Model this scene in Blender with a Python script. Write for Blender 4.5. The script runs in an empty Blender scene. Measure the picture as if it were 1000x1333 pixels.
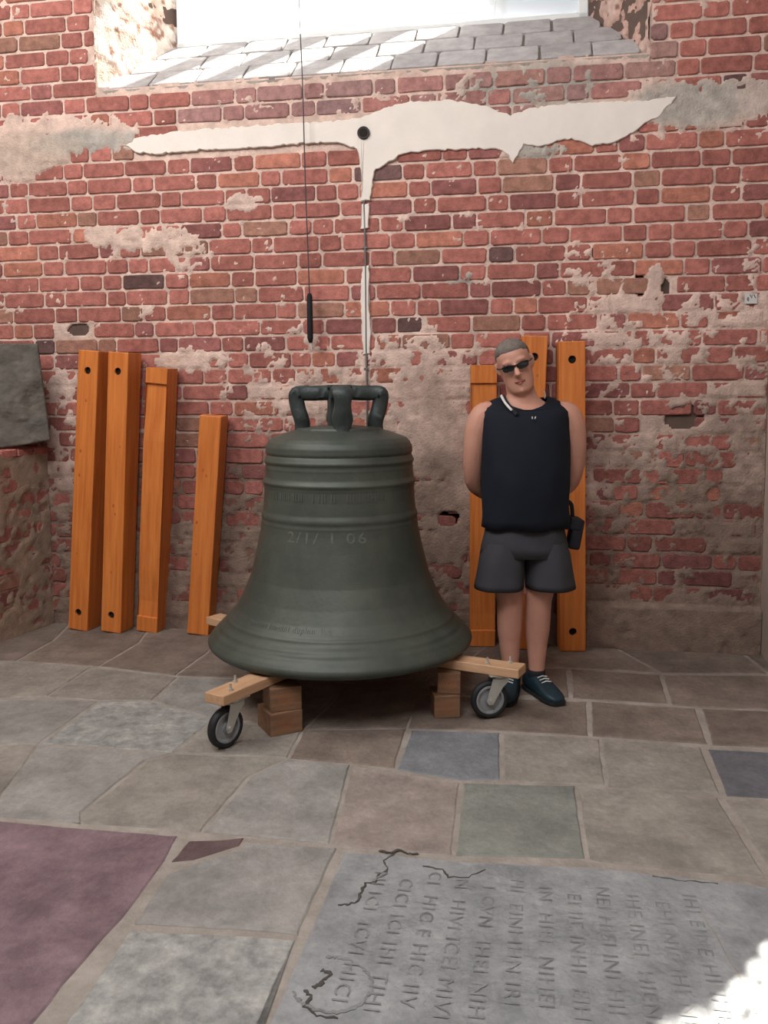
import bpy, bmesh, math, random
import numpy as np
from mathutils import Vector, Matrix, noise as mnoise
random.seed(7)
PI = math.pi
S = bpy.context.scene
COL = S.collection

# ---------------------------------------------------------------- camera
F_PX = 1150.0; CAM_H = 1.48; PITCH = math.radians(5); ROLL = -0.005; PY = 610.5
cd = bpy.data.cameras.new('camera'); cam = bpy.data.objects.new('camera', cd); COL.objects.link(cam)
cd.sensor_fit = 'VERTICAL'; cd.sensor_height = 36.0; cd.lens = F_PX / 1333 * 36
cd.shift_y = -(666.5 - PY) / 1333; cd.clip_start = .05; cd.clip_end = 200
RC = Matrix.Rotation(PI / 2 - PITCH, 3, 'X') @ Matrix.Rotation(ROLL, 3, 'Z')
cam.matrix_world = Matrix.Translation((0, 0, CAM_H)) @ RC.to_4x4()
S.camera = cam
CP = Vector((0, 0, CAM_H))
def ray(x, y): return RC @ Vector(((x - 500) / F_PX, (PY - y) / F_PX, -1))
def fl(x, y, z=0.0):
    d = ray(x, y); return CP + d * ((z - CAM_H) / d.z)
def at(x, y, Y):
    d = ray(x, y); return CP + d * (Y / d.y)

# ---------------------------------------------------------------- world, sun, window light
W_STR = 1.0; SUN = 80.0; KEY = 150.0; FILL = 4.0; TOP = 265.0
w = bpy.data.worlds.new('world'); S.world = w; w.use_nodes = True
nt = w.node_tree; nt.nodes.clear()
bg = nt.nodes.new('ShaderNodeBackground'); wo = nt.nodes.new('ShaderNodeOutputWorld')
bg.inputs[0].default_value = (0.93, 0.96, 1.0, 1); bg.inputs[1].default_value = W_STR
nt.links.new(bg.outputs[0], wo.inputs[0])
EL = math.radians(48); AZ = math.radians(52)
SUN_DIR = Vector((-math.sin(AZ) * math.cos(EL), -math.cos(AZ) * math.cos(EL), -math.sin(EL)))
sl = bpy.data.lights.new('sun', 'SUN'); sl.energy = SUN; sl.angle = math.radians(2.0); sl.color = (1, .95, .86)
so = bpy.data.objects.new('sun', sl); COL.objects.link(so)
so.rotation_euler = SUN_DIR.to_track_quat('-Z', 'Y').to_euler()
def area(name, loc, target, sx, sy, e, col):
    l = bpy.data.lights.new(name, 'AREA'); l.shape = 'RECTANGLE'; l.size = sx; l.size_y = sy; l.energy = e; l.color = col
    o = bpy.data.objects.new(name, l); COL.objects.link(o); o.location = loc
    o.rotation_euler = (Vector(target) - Vector(loc)).to_track_quat('-Z', 'Y').to_euler()
    return o
area('daylight_left_windows', (-2.9, 2.9, 4.8), (0.0, 5.0, 3.0), 1.6, 2.2, KEY, (1, .97, .93))
area('overhead_fill_light', (-.9, -0.2, 5.6), (-.2, .9, 0), 3.0, 2.4, TOP, (.97, .97, 1))  # added area lamp overhead, brightens the near floor; no window there
area('daylight_front_windows', (0.6, -2.6, 3.8), (0, 3.0, 0.8), 3.5, 2.6, FILL, (.95, .97, 1))
S.view_settings.view_transform = 'Standard'; S.view_settings.look = 'None'
S.view_settings.exposure = 0.0; S.view_settings.gamma = 1.0; S.view_settings.use_curve_mapping = False

# ---------------------------------------------------------------- helpers
def tag(o, label=None, cat=None, group=None, kind=None):
    if label: o['label'] = label
    if cat: o['category'] = cat
    if group: o['group'] = group
    if kind: o['kind'] = kind
    return o
def empty(name, loc=(0, 0, 0), rz=0, mat=None):
    o = bpy.data.objects.new(name, None); COL.objects.link(o)
    if mat is not None: o.matrix_world = mat
    else:
        o.location = loc; o.rotation_euler = (0, 0, rz)
    o.empty_display_size = .1
    return o
def link(name, me, m, parent=None, loc=None, smooth=False):
    if m is not None:
        me.materials.clear(); me.materials.append(m)
    o = bpy.data.objects.new(name, me); COL.objects.link(o)
    if parent is not None: o.parent = parent
    if loc is not None: o.location = loc
    if smooth:
        for p in me.polygons: p.use_smooth = True
    return o
def obj(name, bm, m, parent=None, loc=None, smooth=False):
    bmesh.ops.recalc_face_normals(bm, faces=bm.faces)
    me = bpy.data.meshes.new(name); bm.to_mesh(me); bm.free()
    return link(name, me, m, parent, loc, smooth)
def sharp(o, ang=35):
    me = o.data
    for p in me.polygons: p.use_smooth = True
    try: me.set_sharp_from_angle(angle=math.radians(ang))
    except Exception: pass
    return o
def add_box(bm, c, s, rot=None, bev=0.0, seg=1):
    r = bmesh.ops.create_cube(bm, size=1.0)
    vs = r['verts']
    for v in vs: v.co = Vector((v.co.x * s[0], v.co.y * s[1], v.co.z * s[2]))
    if bev > 0:
        es = list({e for v in vs for e in v.link_edges})
        rr = bmesh.ops.bevel(bm, geom=es, offset=bev, segments=seg, affect='EDGES', profile=.5)
        vs = list({v for f in rr['faces'] for v in f.verts} | {v for v in vs if v.is_valid})
    for v in vs:
        if rot is not None: v.co = rot @ v.co
        v.co += Vector(c)
    return vs
def loft(bm, rings, cap=True, closed=True):
    R = [[bm.verts.new(p) for p in r] for r in rings]
    n = len(R[0])
    for a, b in zip(R, R[1:]):
        for i in range(n if closed else n - 1):
            j = (i + 1) % n
            bm.faces.new((a[i], a[j], b[j], b[i]))
    if cap and closed:
        bm.faces.new(R[0][::-1]); bm.faces.new(R[-1])
    return R
def tube(bm, pts, rads, n=10, cap=True, squash=None, up=None):
    pts = [Vector(p) for p in pts]
    if not hasattr(rads, '__len__'): rads = [rads] * len(pts)
    rings = []; pu = None
    for i, p in enumerate(pts):
        t = (pts[min(i + 1, len(pts) - 1)] - pts[max(i - 1, 0)]).normalized()
        if pu is None:
            a = Vector(up) if up else (Vector((0, 0, 1)) if abs(t.z) < .9 else Vector((0, 1, 0)))
        else: a = pu
        u = (a - t * a.dot(t)).normalized(); v = t.cross(u); pu = u
        r = rads[i]; ru, rv = (r if hasattr(r, '__len__') else (r, r))
        rings.append([p + u * (ru * math.cos(k * 2 * PI / n)) + v * (rv * math.sin(k * 2 * PI / n)) for k in range(n)])
    loft(bm, rings, cap)
def smoothpath(pts, n=6):
    pts = [Vector(p) for p in pts]; out = []
    P = [pts[0] * 2 - pts[1]] + pts + [pts[-1] * 2 - pts[-2]]
    for i in range(1, len(P) - 2):
        for k in range(n):
            t = k / n; a, b, c, d = P[i - 1:i + 3]
            out.append(.5 * ((2 * b) + (c - a) * t + (2 * a - 5 * b + 4 * c - d) * t * t + (3 * b - a - 3 * c + d) * t ** 3))
    out.append(pts[-1]); return out
def lathe(bm, prof, n=64):
    rings = [[(r * math.cos(k * 2 * PI / n), r * math.sin(k * 2 * PI / n), z) for k in range(n)] for r, z in prof]
    loft(bm, rings, cap=False)
def bake(o):
    dg = bpy.context.evaluated_depsgraph_get(); dg.update()
    me = bpy.data.meshes.new_from_object(o.evaluated_get(dg))
    old = o.data; o.modifiers.clear(); o.data = me
    return o
def interp(tab, x):
    return float(np.interp(x, [t[0] for t in tab], [t[1] for t in tab]))

# value noise in numpy
def vnoise(U, V, scale, seed):
    rng = np.random.RandomState(seed); G = rng.rand(256, 256)
    x = U / scale + 1000; y = V / scale + 1000
    xi = np.floor(x).astype(int); yi = np.floor(y).astype(int); fx = x - xi; fy = y - yi
    fx = fx * fx * (3 - 2 * fx); fy = fy * fy * (3 - 2 * fy)
    g = lambda a, b: G[a % 256, b % 256]
    return (g(xi, yi) * (1 - fx) + g(xi + 1, yi) * fx) * (1 - fy) + (g(xi, yi + 1) * (1 - fx) + g(xi + 1, yi + 1) * fx) * fy
def fbm(U, V, scale, seed, oct=4):
    t = 0; a = 1; n = 0
    for k in range(oct):
        t = t + a * vnoise(U, V, scale / 2 ** k, seed + k * 13); n += a; a *= .55
    return t / n

# ---------------------------------------------------------------- materials
def mat(name, col, rough=.8, noise=0.0, nscale=8, bump=0.0, bscale=60, col2=None, metal=0, spec=.3, attr=None, blot=0.0, detail=6, stretch=None):
    m = bpy.data.materials.new(name); m.use_nodes = True; N = m.node_tree.nodes; L = m.node_tree.links
    b = N['Principled BSDF']; b.inputs['Roughness'].default_value = rough; b.inputs['Metallic'].default_value = metal
    b.inputs['Specular IOR Level'].default_value = spec
    tc = N.new('ShaderNodeTexCoord'); oi = N.new('ShaderNodeObjectInfo'); ma = N.new('ShaderNodeMath'); ma.operation = 'MULTIPLY_ADD'
    ma.inputs[1].default_value = 17.3; ma.inputs[2].default_value = 3.37; L.new(oi.outputs['Random'], ma.inputs[0])
    va = N.new('ShaderNodeVectorMath'); va.operation = 'ADD'; L.new(tc.outputs['Object'], va.inputs[0]); L.new(ma.outputs[0], va.inputs[1]); vec = va.outputs[0]
    if stretch:
        mp = N.new('ShaderNodeMapping'); mp.inputs['Scale'].default_value = stretch; L.new(vec, mp.inputs[0]); vec = mp.outputs[0]
    src = None
    if attr:
        a = N.new('ShaderNodeAttribute'); a.attribute_name = attr; src = a.outputs['Color']
    if noise > 0 or col2:
        nz = N.new('ShaderNodeTexNoise'); nz.inputs['Scale'].default_value = nscale; nz.inputs['Detail'].default_value = detail
        nz.inputs['Roughness'].default_value = .65
        L.new(vec, nz.inputs['Vector'])
        rp = N.new('ShaderNodeValToRGB'); rp.color_ramp.elements[0].position = .36; rp.color_ramp.elements[1].position = .66
        if src is not None:
            mx = N.new('ShaderNodeMix'); mx.data_type = 'RGBA'; mx.blend_type = 'MULTIPLY'; mx.inputs[0].default_value = 1
            rp.color_ramp.elements[0].color = (1 - noise,) * 3 + (1,); rp.color_ramp.elements[1].color = (1 + noise * .5,) * 3 + (1,)
            L.new(nz.outputs[0], rp.inputs[0]); L.new(src, mx.inputs[6]); L.new(rp.outputs[0], mx.inputs[7]); src = mx.outputs[2]
        else:
            c2 = col2 or tuple(c * (1 - noise) for c in col)
            rp.color_ramp.elements[0].color = (*c2, 1); rp.color_ramp.elements[1].color = (*col, 1)
            L.new(nz.outputs[0], rp.inputs[0]); src = rp.outputs[0]
    if blot > 0 and src is not None:
        for sc_, am_ in ((2.3, blot), (34, blot * .7)):
            n3 = N.new('ShaderNodeTexNoise'); n3.inputs['Scale'].default_value = sc_; n3.inputs['Detail'].default_value = 7; n3.inputs['Roughness'].default_value = .7
            L.new(vec, n3.inputs['Vector'])
            r3_ = N.new('ShaderNodeMapRange'); r3_.inputs[1].default_value = .3; r3_.inputs[2].default_value = .7; r3_.inputs[3].default_value = 1 - am_; r3_.inputs[4].default_value = 1 + am_ * .8
            L.new(n3.outputs[0], r3_.inputs[0])
            mx = N.new('ShaderNodeMix'); mx.data_type = 'RGBA'; mx.blend_type = 'MULTIPLY'; mx.inputs[0].default_value = 1
            L.new(src, mx.inputs[6]); L.new(r3_.outputs[0], mx.inputs[7]); src = mx.outputs[2]
    if src is not None: L.new(src, b.inputs['Base Color'])
    else: b.inputs['Base Color'].default_value = (*col, 1)
    if bump > 0:
        n2 = N.new('ShaderNodeTexNoise'); n2.inputs['Scale'].default_value = bscale; n2.inputs['Detail'].default_value = 5
        L.new(vec, n2.inputs['Vector'])
        bp = N.new('ShaderNodeBump'); bp.inputs['Strength'].default_value = bump; bp.inputs['Distance'].default_value = .01
        L.new(n2.outputs[0], bp.inputs['Height']); L.new(bp.outputs[0], b.inputs['Normal'])
    return m
M = {}
M['mortar'] = mat('mortar', (.5, .4, .33), .95, .22, 14, .6, 90, attr='tint', spec=.1)
M['brick'] = mat('brick', (.4, .2, .15), .9, .3, 22, .5, 110, attr='tint', spec=.15)
M['backing'] = mat('masonry_core', (.12, .08, .065), .95, .3, 6)
M['plaster'] = mat('cream_plaster', (.74, .68, .62), .9, .08, 5, .15, 40, spec=.1)
M['wood'] = mat('varnished_larch', (.62, .205, .045), .42, 0, 3.0, .12, 60, col2=(.47, .13, .025), stretch=(14, 14, .8), spec=.4)
M['wood_end'] = mat('varnished_end_grain', (.42, .12, .03), .5, .2, 30)
M['hole'] = mat('dark_cavity', (.02, .014, .01), .95)
M['pine'] = mat('raw_pine', (.52, .33, .20), .6, 0, 3, .1, 50, col2=(.42, .24, .13), stretch=(1.2, 12, 12))
M['pine_old'] = mat('old_pine', (.24, .13, .07), .75, 0, 4, .2, 40, col2=(.15, .08, .045), stretch=(1.5, 10, 10))
M['bronze'] = mat('patinated_bronze', (.074, .084, .066), .52, 0, 3.2, .12, 55, col2=(.042, .050, .042), metal=.15, spec=.4, detail=9)
M['bronze_dark'] = mat('dark_bronze', (.045, .058, .055), .5, .4, 12, .25, 50, metal=.15, spec=.4)
M['letter'] = mat('raised_bronze', (.10, .115, .095), .5, .2, 20, metal=.15)
M['chalk'] = mat('chalk', (.13, .145, .125), .9, .4, 60)
M['steel'] = mat('galvanised_steel', (.62, .64, .60), .38, .15, 20, metal=.75, spec=.5)
M['rubber'] = mat('black_rubber', (.016, .017, .019), .6, .2, 20)
M['hub'] = mat('grey_hub', (.28, .29, .30), .45, .1, 20, metal=.2)
M['skin'] = mat('skin', (.50, .255, .185), .5, .12, 9, .05, 60)
M['tank'] = mat('navy_black_knit', (.004, .007, .014), .85, .25, 10, .1, 30)
M['shorts'] = mat('grey_cloth', (.042, .042, .048), .9, .15, 12, .15, 50)
M['hair'] = mat('grey_hair', (.17, .145, .125), .85, .35, 60, .4, 150)
M['shoe'] = mat('dark_shoe', (.012, .03, .04), .5, .3, 20)
M['black'] = mat('black_cloth', (.012, .012, .016), .8, .2, 20)
M['lens'] = mat('dark_lens', (.012, .013, .013), .3, .1, 10, spec=.3)
M['lips'] = mat('lips', (.42, .16, .125), .5, .1, 30)
M['white'] = mat('white_band', (.55, .54, .52), .6, .05, 10)
M['cord'] = mat('dark_cord', (.06, .055, .06), .6, .1, 10)
M['pipe'] = mat('grey_conduit', (.16, .15, .15), .5, .1, 20, metal=.3)
M['frame'] = mat('white_painted_frame', (.75, .77, .76), .5, .05, 10)
M['sill'] = mat('grey_sill_brick', (.44, .42, .42), .85, .2, 12, .4, 60, attr='tint')
M['relief'] = mat('grey_sandstone', (.15, .135, .115), .9, 0, 6, .6, 45, col2=(.095, .087, .075))
M['carve'] = mat('worn_letter_dirt', (.255, .26, .26), .95, 0, 16, col2=(.15, .15, .145))
M['crack'] = mat('dark_crack', (.075, .068, .06), .95, .2, 20)
M['joint'] = mat('lime_joint', (.35, .31, .27), .95, 0, 9, .5, 60, col2=(.24, .21, .18))
SL = {
 'tan': ((.27, .245, .21), (.20, .18, .155)), 'grey': ((.27, .255, .235), (.205, .195, .18)),
 'green': ((.20, .205, .18), (.16, .165, .145)), 'blue': ((.20, .205, .215), (.15, .155, .165)),
 'red': ((.20, .135, .145), (.125, .08, .09)), 'white': ((.34, .335, .31), (.19, .19, .18)),
 'brown': ((.20, .16, .13), (.135, .105, .085)), 'slate': ((.13, .13, .14), (.10, .10, .11)),
 'pink': ((.28, .235, .205), (.20, .165, .145)), 'tomb': ((.27, .275, .275), (.20, .205, .21)),
 'maroon': ((.115, .075, .072), (.085, .055, .055))}
for k, (a, b) in SL.items():
    M['s_' + k] = mat('stone_' + k, tuple(c * 1.12 for c in a), .70, 0, 7 if k != 'white' else 16, .6, 40, col2=b, spec=.35, detail=10, blot=.22)

# window glass, milky to imitate glare: lets most light straight through, scatters the rest
gm = bpy.data.materials.new('glare_glass'); gm.use_nodes = True; N = gm.node_tree.nodes; L = gm.node_tree.links; N.clear()
tr = N.new('ShaderNodeBsdfTransparent'); tl = N.new('ShaderNodeBsdfTranslucent'); gl = N.new('ShaderNodeBsdfGlossy')
tl.inputs[0].default_value = (.95, .97, 1, 1); gl.inputs['Roughness'].default_value = .1
m1 = N.new('ShaderNodeMixShader'); m2 = N.new('ShaderNodeMixShader'); out = N.new('ShaderNodeOutputMaterial')
m1.inputs[0].default_value = .35; m2.inputs[0].default_value = .05
L.new(tr.outputs[0], m1.inputs[1]); L.new(tl.outputs[0], m1.inputs[2]); L.new(m1.outputs[0], m2.inputs[1]); L.new(gl.outputs[0], m2.inputs[2])
L.new(m2.outputs[0], out.inputs[0]); M['glass'] = gm

# ---------------------------------------------------------------- back wall frame
A = Vector((-1.736, 5.53, 0)); B = Vector((1.742, 4.93, 0))
U3 = (B - A).normalized(); Z3 = Vector((0, 0, 1)); N3 = U3.cross(Z3)      # N3 points to the camera
if N3.y > 0: N3 = -N3
O3 = A + U3 * ((0 - A.x) / U3.x)
WM = Matrix(((U3.x, -N3.x, 0, O3.x), (U3.y, -N3.y, 0, O3.y), (0, 0, 1, 0), (0, 0, 0, 1)))   # local: x=u, y=into the wall, z=v
WMI = WM.inverted()
def wuv(x, y, w=0.0):            # pixel -> (u, v) on the wall plane offset w towards the camera
    d = ray(x, y); n = N3; t = ((O3 + n * w) - CP).dot(n) / d.dot(n)
    p = WMI @ (CP + d * t); return p.x, p.z
def wpt(u, v, w=0.0): return WM @ Vector((u, -w, v))
UR = wuv(994, 700)[0]; UL = -3.75
uwl = wuv(124, 100)[0]; uwr = wuv(846, 60)[0]
vs0 = wuv(480, 93)[1]                       # sill front height
vs0 = .5 * (wuv(125, 115)[1] + wuv(846, 71)[1])
print('wall', UR, uwl, uwr, vs0)
VTOP = vs0 + .75
COURSE = .0968
def inpoly(u, v, poly):
    c = False; n = len(poly); j = n - 1
    for i in range(n):
        a, b = poly[i], poly[j]
        if (a[1] > v) != (b[1] > v) and u < (b[0] - a[0]) * (v - a[1]) / (b[1] - a[1]) + a[0]: c = not c
        j = i
    return c
# smear blobs in photograph pixels: cx, cy, rx, ry, amount
SM = [(560, 470, 70, 45, 1.0), (540, 560, 70, 70, 1.1), (590, 640, 45, 90, 1.0), (570, 740, 60, 80, .9), (430, 490, 60, 45, .75), (350, 520, 50, 40, .6),
      (800, 400, 45, 70, .85), (850, 560, 130, 120, .44), (800, 640, 60, 60, .45), (940, 620, 70, 120, .50), (930, 400, 80, 60, .45), (900, 740, 120, 90, .48),
      (990, 520, 30, 200, .5), (860, 820, 180, 45, 1.6), (250, 470, 45, 14, 1.2), (120, 430, 40, 12, .3), (205, 310, 55, 18, 1.0), (135, 310, 22, 22, .9),
      (320, 262, 30, 10, 1.0), (245, 330, 30, 20, .6), (230, 730, 120, 100, .75), (80, 600, 30, 110, .9), (330, 700, 40, 120, .7), (150, 780, 120, 50, .9),
      (70, 180, 110, 24, 1.7), (15, 205, 50, 24, 1.5), (905, 135, 75, 28, 1.8), (980, 130, 40, 28, 1.8), (700, 195, 45, 12, 1.3), (855, 375, 12, 25, 1.5),
      (600, 365, 22, 10, .5), (600, 116, 300, 26, .2), (700, 110, 90, 24, .3), (220, 420, 200, 30, .1), (420, 400, 60, 50, .2), (640, 560, 60, 60, .5)]
SMU = []
for cx, cy, rx, ry, a in SM:
    u, v = wuv(cx, cy); D = abs(wpt(u, v).y); k = D / F_PX
    SMU.append((u, v, rx * k, ry * k, a))
CAV = []                                     # cavities: cx, cy, rx, ry px
for cx, cy, rx, ry in [(584, 675, 13, 9), (892, 543, 24, 14), (834, 371, 6, 14), (777, 328, 5, 7), (867, 373, 4, 8), (101, 429, 14, 7)]:
    u, v = wuv(cx, cy); k = abs(wpt(u, v).y) / F_PX
    CAV.append((u, v, rx * k, ry * k))
def smear(Ua, Va):
    s = np.zeros_like(Ua)
    for u, v, ru, rv, a in SMU:
        d = ((Ua - u) / ru) ** 2 + ((Va - v) / rv) ** 2
        s = s + a * np.exp(-np.clip(d, 0, 30) ** 1.6 * .8)
    return s
def relief(Ua, Va, add=0.0, seed=3):
    n1 = fbm(Ua, Va, .22, seed); n2 = fbm(Ua, Va, .05, seed + 5); n3 = fbm(Ua * 1.0, Va, .11, seed + 9)
    s = smear(Ua, Va)
    t = s * .86 + (n1 - .5) * .9 + (n2 - .5) * 1.8 + add * np.clip(s * 1.5, 0, 1)
    w_ = -.0085 + (n2 - .5) * .005 + np.clip((t - .42) * .055, 0, .0135) + np.clip(t - .42, 0, 1) * (n3 - .5) * .012
    for u, v, ru, rv in CAV:
        d = ((Ua - u) / ru) ** 2 + ((Va - v) / rv) ** 2 + (n2 - .5) * .9
        w_ = np.where(d < 1, -.11, w_)
    return w_, t
# ---------------------------------------------------------------- bricks
def brick_mesh(L_, H_, Dp, rng, tint, erode=.0):
    n = 10; out_ = []; infl = []
    # outline with rounded corners and jitter
    c = .008 + rng.random() * .006 + erode * .01
    base_pts = [(-L_ / 2 + c, -H_ / 2), (0, -H_ / 2), (L_ / 2 - c, -H_ / 2), (L_ / 2, -H_ / 2 + c), (L_ / 2, H_ / 2 - c), (L_ / 2 - c, H_ / 2), (0, H_ / 2), (-L_ / 2 + c, H_ / 2), (-L_ / 2, H_ / 2 - c), (-L_ / 2, -H_ / 2 + c)]
    j = .0022 + erode * .004
    pts = [(x + rng.uniform(-j, j), z + rng.uniform(-j, j)) for x, z in base_pts]
    V = []; ins = .0045
    for x, z in pts: V.append((x, Dp, z))
    for x, z in pts: V.append((x, .0035, z))
    for x, z in pts:
        V.append((x * (1 - 2 * ins / L_), rng.uniform(-.001, .001), z * (1 - 2 * ins / H_)))
    F = []
    for a in (0, n):
        for i in range(n):
            jn = (i + 1) % n; F.append((a + i, a + jn, a + n + jn, a + n + i))
    F.append(tuple(2 * n + i for i in range(n)))
    me = bpy.data.meshes.new('brick'); me.from_pydata(V, [], F); me.update()
    ca = me.color_attributes.new('tint', 'FLOAT_COLOR', 'POINT'); ca.data.foreach_set('color', [x for _ in V for x in (*tint, 1)])
    me.materials.append(M['brick']); return me
class Merge:
    def __init__(s): s.V = []; s.F = []; s.C = []
    def add(s, me, loc, rot=None):
        o = len(s.V); col = me.color_attributes['tint'].data[0].color
        for v in me.vertices: 
            c_ = v.co.copy()
            if rot is not None: c_ = rot @ c_
            s.V.append(tuple(c_ + Vector(loc)))
        for p in me.polygons: s.F.append(tuple(o + i for i in p.vertices))
        s.C += [x for _ in me.vertices for x in (col[0], col[1], col[2], 1)]
    def build(s, name, m, parent):
        me = bpy.data.meshes.new(name); me.from_pydata(s.V, [], s.F); me.update()
        ca = me.color_attributes.new('tint', 'FLOAT_COLOR', 'POINT'); ca.data.foreach_set('color', s.C)
        return link(name, me, m, parent)
def brick_tint(rng, u, v):
    r = rng.random(); t = rng.uniform(.8, 1.18)
    c = Vector((.37, .14, .115))
    if r < .14: c = Vector((.28, .11, .10))
    elif r < .22: c = Vector((.42, .17, .12))
    elif r < .29: c = Vector((.33, .17, .125))
    elif r < .305: c = Vector((.15, .085, .08))
    c = c * t
    # whitewashed zone under the sill
    return c
class R_(random.Random): pass
rng = R_(11)
PL1 = [(165, 190), (180, 179), (230, 172), (320, 165), (395, 160), (440, 158), (475, 152), (500, 141), (530, 133), (580, 131), (620, 135), (640, 142), (665, 151), (690, 142), (725, 136), (785, 133), (845, 132), (880, 125), (870, 140), (858, 152), (843, 158), (830, 170), (800, 186), (770, 190), (745, 181), (720, 186), (700, 192), (682, 189), (668, 212), (655, 196), (625, 194), (570, 196), (530, 199), (515, 206), (487, 224), (485, 240), (482, 262), (471, 262), (471, 226), (465, 195), (440, 186), (400, 187), (330, 193), (270, 195), (200, 201), (178, 199)]
PL2 = [(471, 266), (481, 265), (480, 297), (470, 299)]
PL3 = [(472, 348), (481, 346), (481, 400), (483, 430), (482, 460), (473, 462), (471, 420), (470, 380)]
polys = [[wuv(x, y) for x, y in P] for P in (PL1, PL2, PL3)]
rows = []
v = -.02
while v < VTOP - .02:
    rows.append(v); v += COURSE
cand = []
import bisect
for ri, v0 in enumerate(rows):
    h = COURSE - rng.uniform(.012, .016)
    vc = v0 + COURSE / 2
    if vc - h / 2 < 0: continue
    u = UL + .02 + (ri % 2) * .2 + rng.uniform(-.05, .05); k_ = rng.randint(0, 1)
    while u < UR:
        Lb = (.265 if k_ % 2 == 0 else .128) + rng.uniform(-.016, .016)
        if rng.random() < .12: k_ += 1
        u0, u1 = u, u + Lb; u = u1 + rng.uniform(.010, .016); k_ += 1
        if u1 > UR - .005: u1 = UR - .008
        if vc + h / 2 > vs0 - .004:
            if u0 < uwl < u1: u1 = uwl - .006
            if u0 < uwr < u1: u0 = uwr + .006
            if uwl < (u0 + u1) / 2 < uwr:
                hh_ = vs0 - .006 - (vc - h / 2)
                if hh_ < .03: continue
                cand.append(((u0 + u1) / 2, vc - h / 2 + hh_ / 2, u1 - u0, hh_)); continue
        if u1 - u0 < .035: continue
        uc = (u0 + u1) / 2
        if any(((uc - a) / (ru + .03)) ** 2 + ((vc - b) / (rv + .02)) ** 2 < 1 for a, b, ru, rv in CAV): continue
        if any(inpoly(uc, vc, P) and inpoly(u0 + .02, vc, P) and inpoly(u1 - .02, vc, P) for P in polys): continue
        if vc < .30 and uc > wuv(763, 700)[0]: continue
        cand.append((uc, vc, u1 - u0, h))
COV = np.array([rng.uniform(-.42, .42) for _ in cand])
# grid
du = .0125
us = np.arange(UL, UR + .001, du); vs = np.arange(0, VTOP, du)
UG, VG = np.meshgrid(us, vs)
BID = np.full(UG.shape, -1, dtype=int)
for bi, (uc, vc, lb, hb) in enumerate(cand):
    a0_, a1_ = np.searchsorted(us, [uc - lb / 2, uc + lb / 2]); b0_, b1_ = np.searchsorted(vs, [vc - hb / 2, vc + hb / 2])
    BID[b0_:b1_, a0_:a1_] = bi
ADD = np.where(BID >= 0, COV[BID], .12)
WG, TG = relief(UG, VG, ADD)
WG = np.where((BID < 0) & (WG > -.05), np.minimum(WG, -.004 + (fbm(UG, VG, .03, 66) - .5) * .004 + np.clip(TG - .95, 0, .5) * .03), WG)
plinth = (VG < .26) & (UG > wuv(763, 700)[0])
WG = np.where(plinth & (WG > -.05), WG + .035 * np.clip((.27 - VG) / .02, 0, 1), WG)
nu, nv = len(us), len(vs)
co = np.stack([UG, -WG, VG], -1).reshape(-1, 3)
rag = (fbm(UG, VG, .06, 77) - .5) * .05
inside = (UG > uwl + rag) & (UG < uwr + rag * .3) & (VG > vs0 + rag * .6)
idx = np.arange(nu * nv).reshape(nv, nu)
q = np.stack([idx[:-1, :-1], idx[:-1, 1:], idx[1:, 1:], idx[1:, :-1]], -1).reshape(-1, 4)
keep = ~(inside[:-1, :-1] & inside[1:, 1:]).reshape(-1)
q = q[keep]
def grid_mesh(name, co, q, cols):
    me = bpy.data.meshes.new(name); me.vertices.add(len(co)); me.vertices.foreach_set('co', co.astype(np.float32).ravel())
    me.loops.add(q.size); me.loops.foreach_set('vertex_index', q.astype(np.int32).ravel())
    me.polygons.add(len(q)); me.polygons.foreach_set('loop_start', np.arange(0, q.size, 4, dtype=np.int32)); me.polygons.foreach_set('loop_total', np.full(len(q), 4, dtype=np.int32))
    me.update(calc_edges=True)
    ca = me.color_attributes.new('tint', 'FLOAT_COLOR', 'POINT'); ca.data.foreach_set('color', cols.astype(np.float32).ravel())
    me.polygons.foreach_set('use_smooth', np.ones(len(q), dtype=bool)); me.update()
    return me
base = np.array([.62, .46, .39]); dirt_shade = np.array([.19, .134, .104]); cem = np.array([.34, .335, .30])
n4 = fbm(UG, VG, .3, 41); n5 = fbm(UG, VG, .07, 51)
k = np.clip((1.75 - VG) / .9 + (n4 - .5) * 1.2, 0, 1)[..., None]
colr = base * (1 - k * .95) + dirt_shade * k * .95  # mortar darker low down: dirt plus the dimmer light painted in
def blob(cx, cy, rx, ry):
    u, v = wuv(cx, cy); kk = abs(wpt(u, v).y) / F_PX
    d = ((UG - u) / (rx * kk)) ** 2 + ((VG - v) / (ry * kk)) ** 2
    return np.clip(1.6 - d + (n5 - .5), 0, 1)[..., None]
for b_ in [(905, 135, 75, 28), (700, 192, 40, 14), (110, 185, 70, 16), (600, 362, 20, 10), (700, 110, 90, 26)]:
    bb = blob(*b_) * .8; colr = colr * (1 - bb) + cem * bb
bb = blob(40, 200, 60, 26) * .7; colr = colr * (1 - bb) + np.array([.42, .33, .27]) * bb
bb = blob(984, 125, 22, 26) * .8; colr = colr * (1 - bb) + np.array([.5, .41, .36]) * bb
colr = colr * (.82 + .36 * n5[..., None])
colr = np.where((WG < -.05)[..., None], np.array([.022, .017, .014]), colr)  # cavity bottoms near-black, their inner shade painted as colour
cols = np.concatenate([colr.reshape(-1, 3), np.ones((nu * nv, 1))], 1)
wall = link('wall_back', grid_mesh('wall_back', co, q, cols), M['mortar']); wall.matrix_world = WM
tag(wall, 'weathered red brick wall with lime mortar, old smears and a splayed window', kind='structure')
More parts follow.
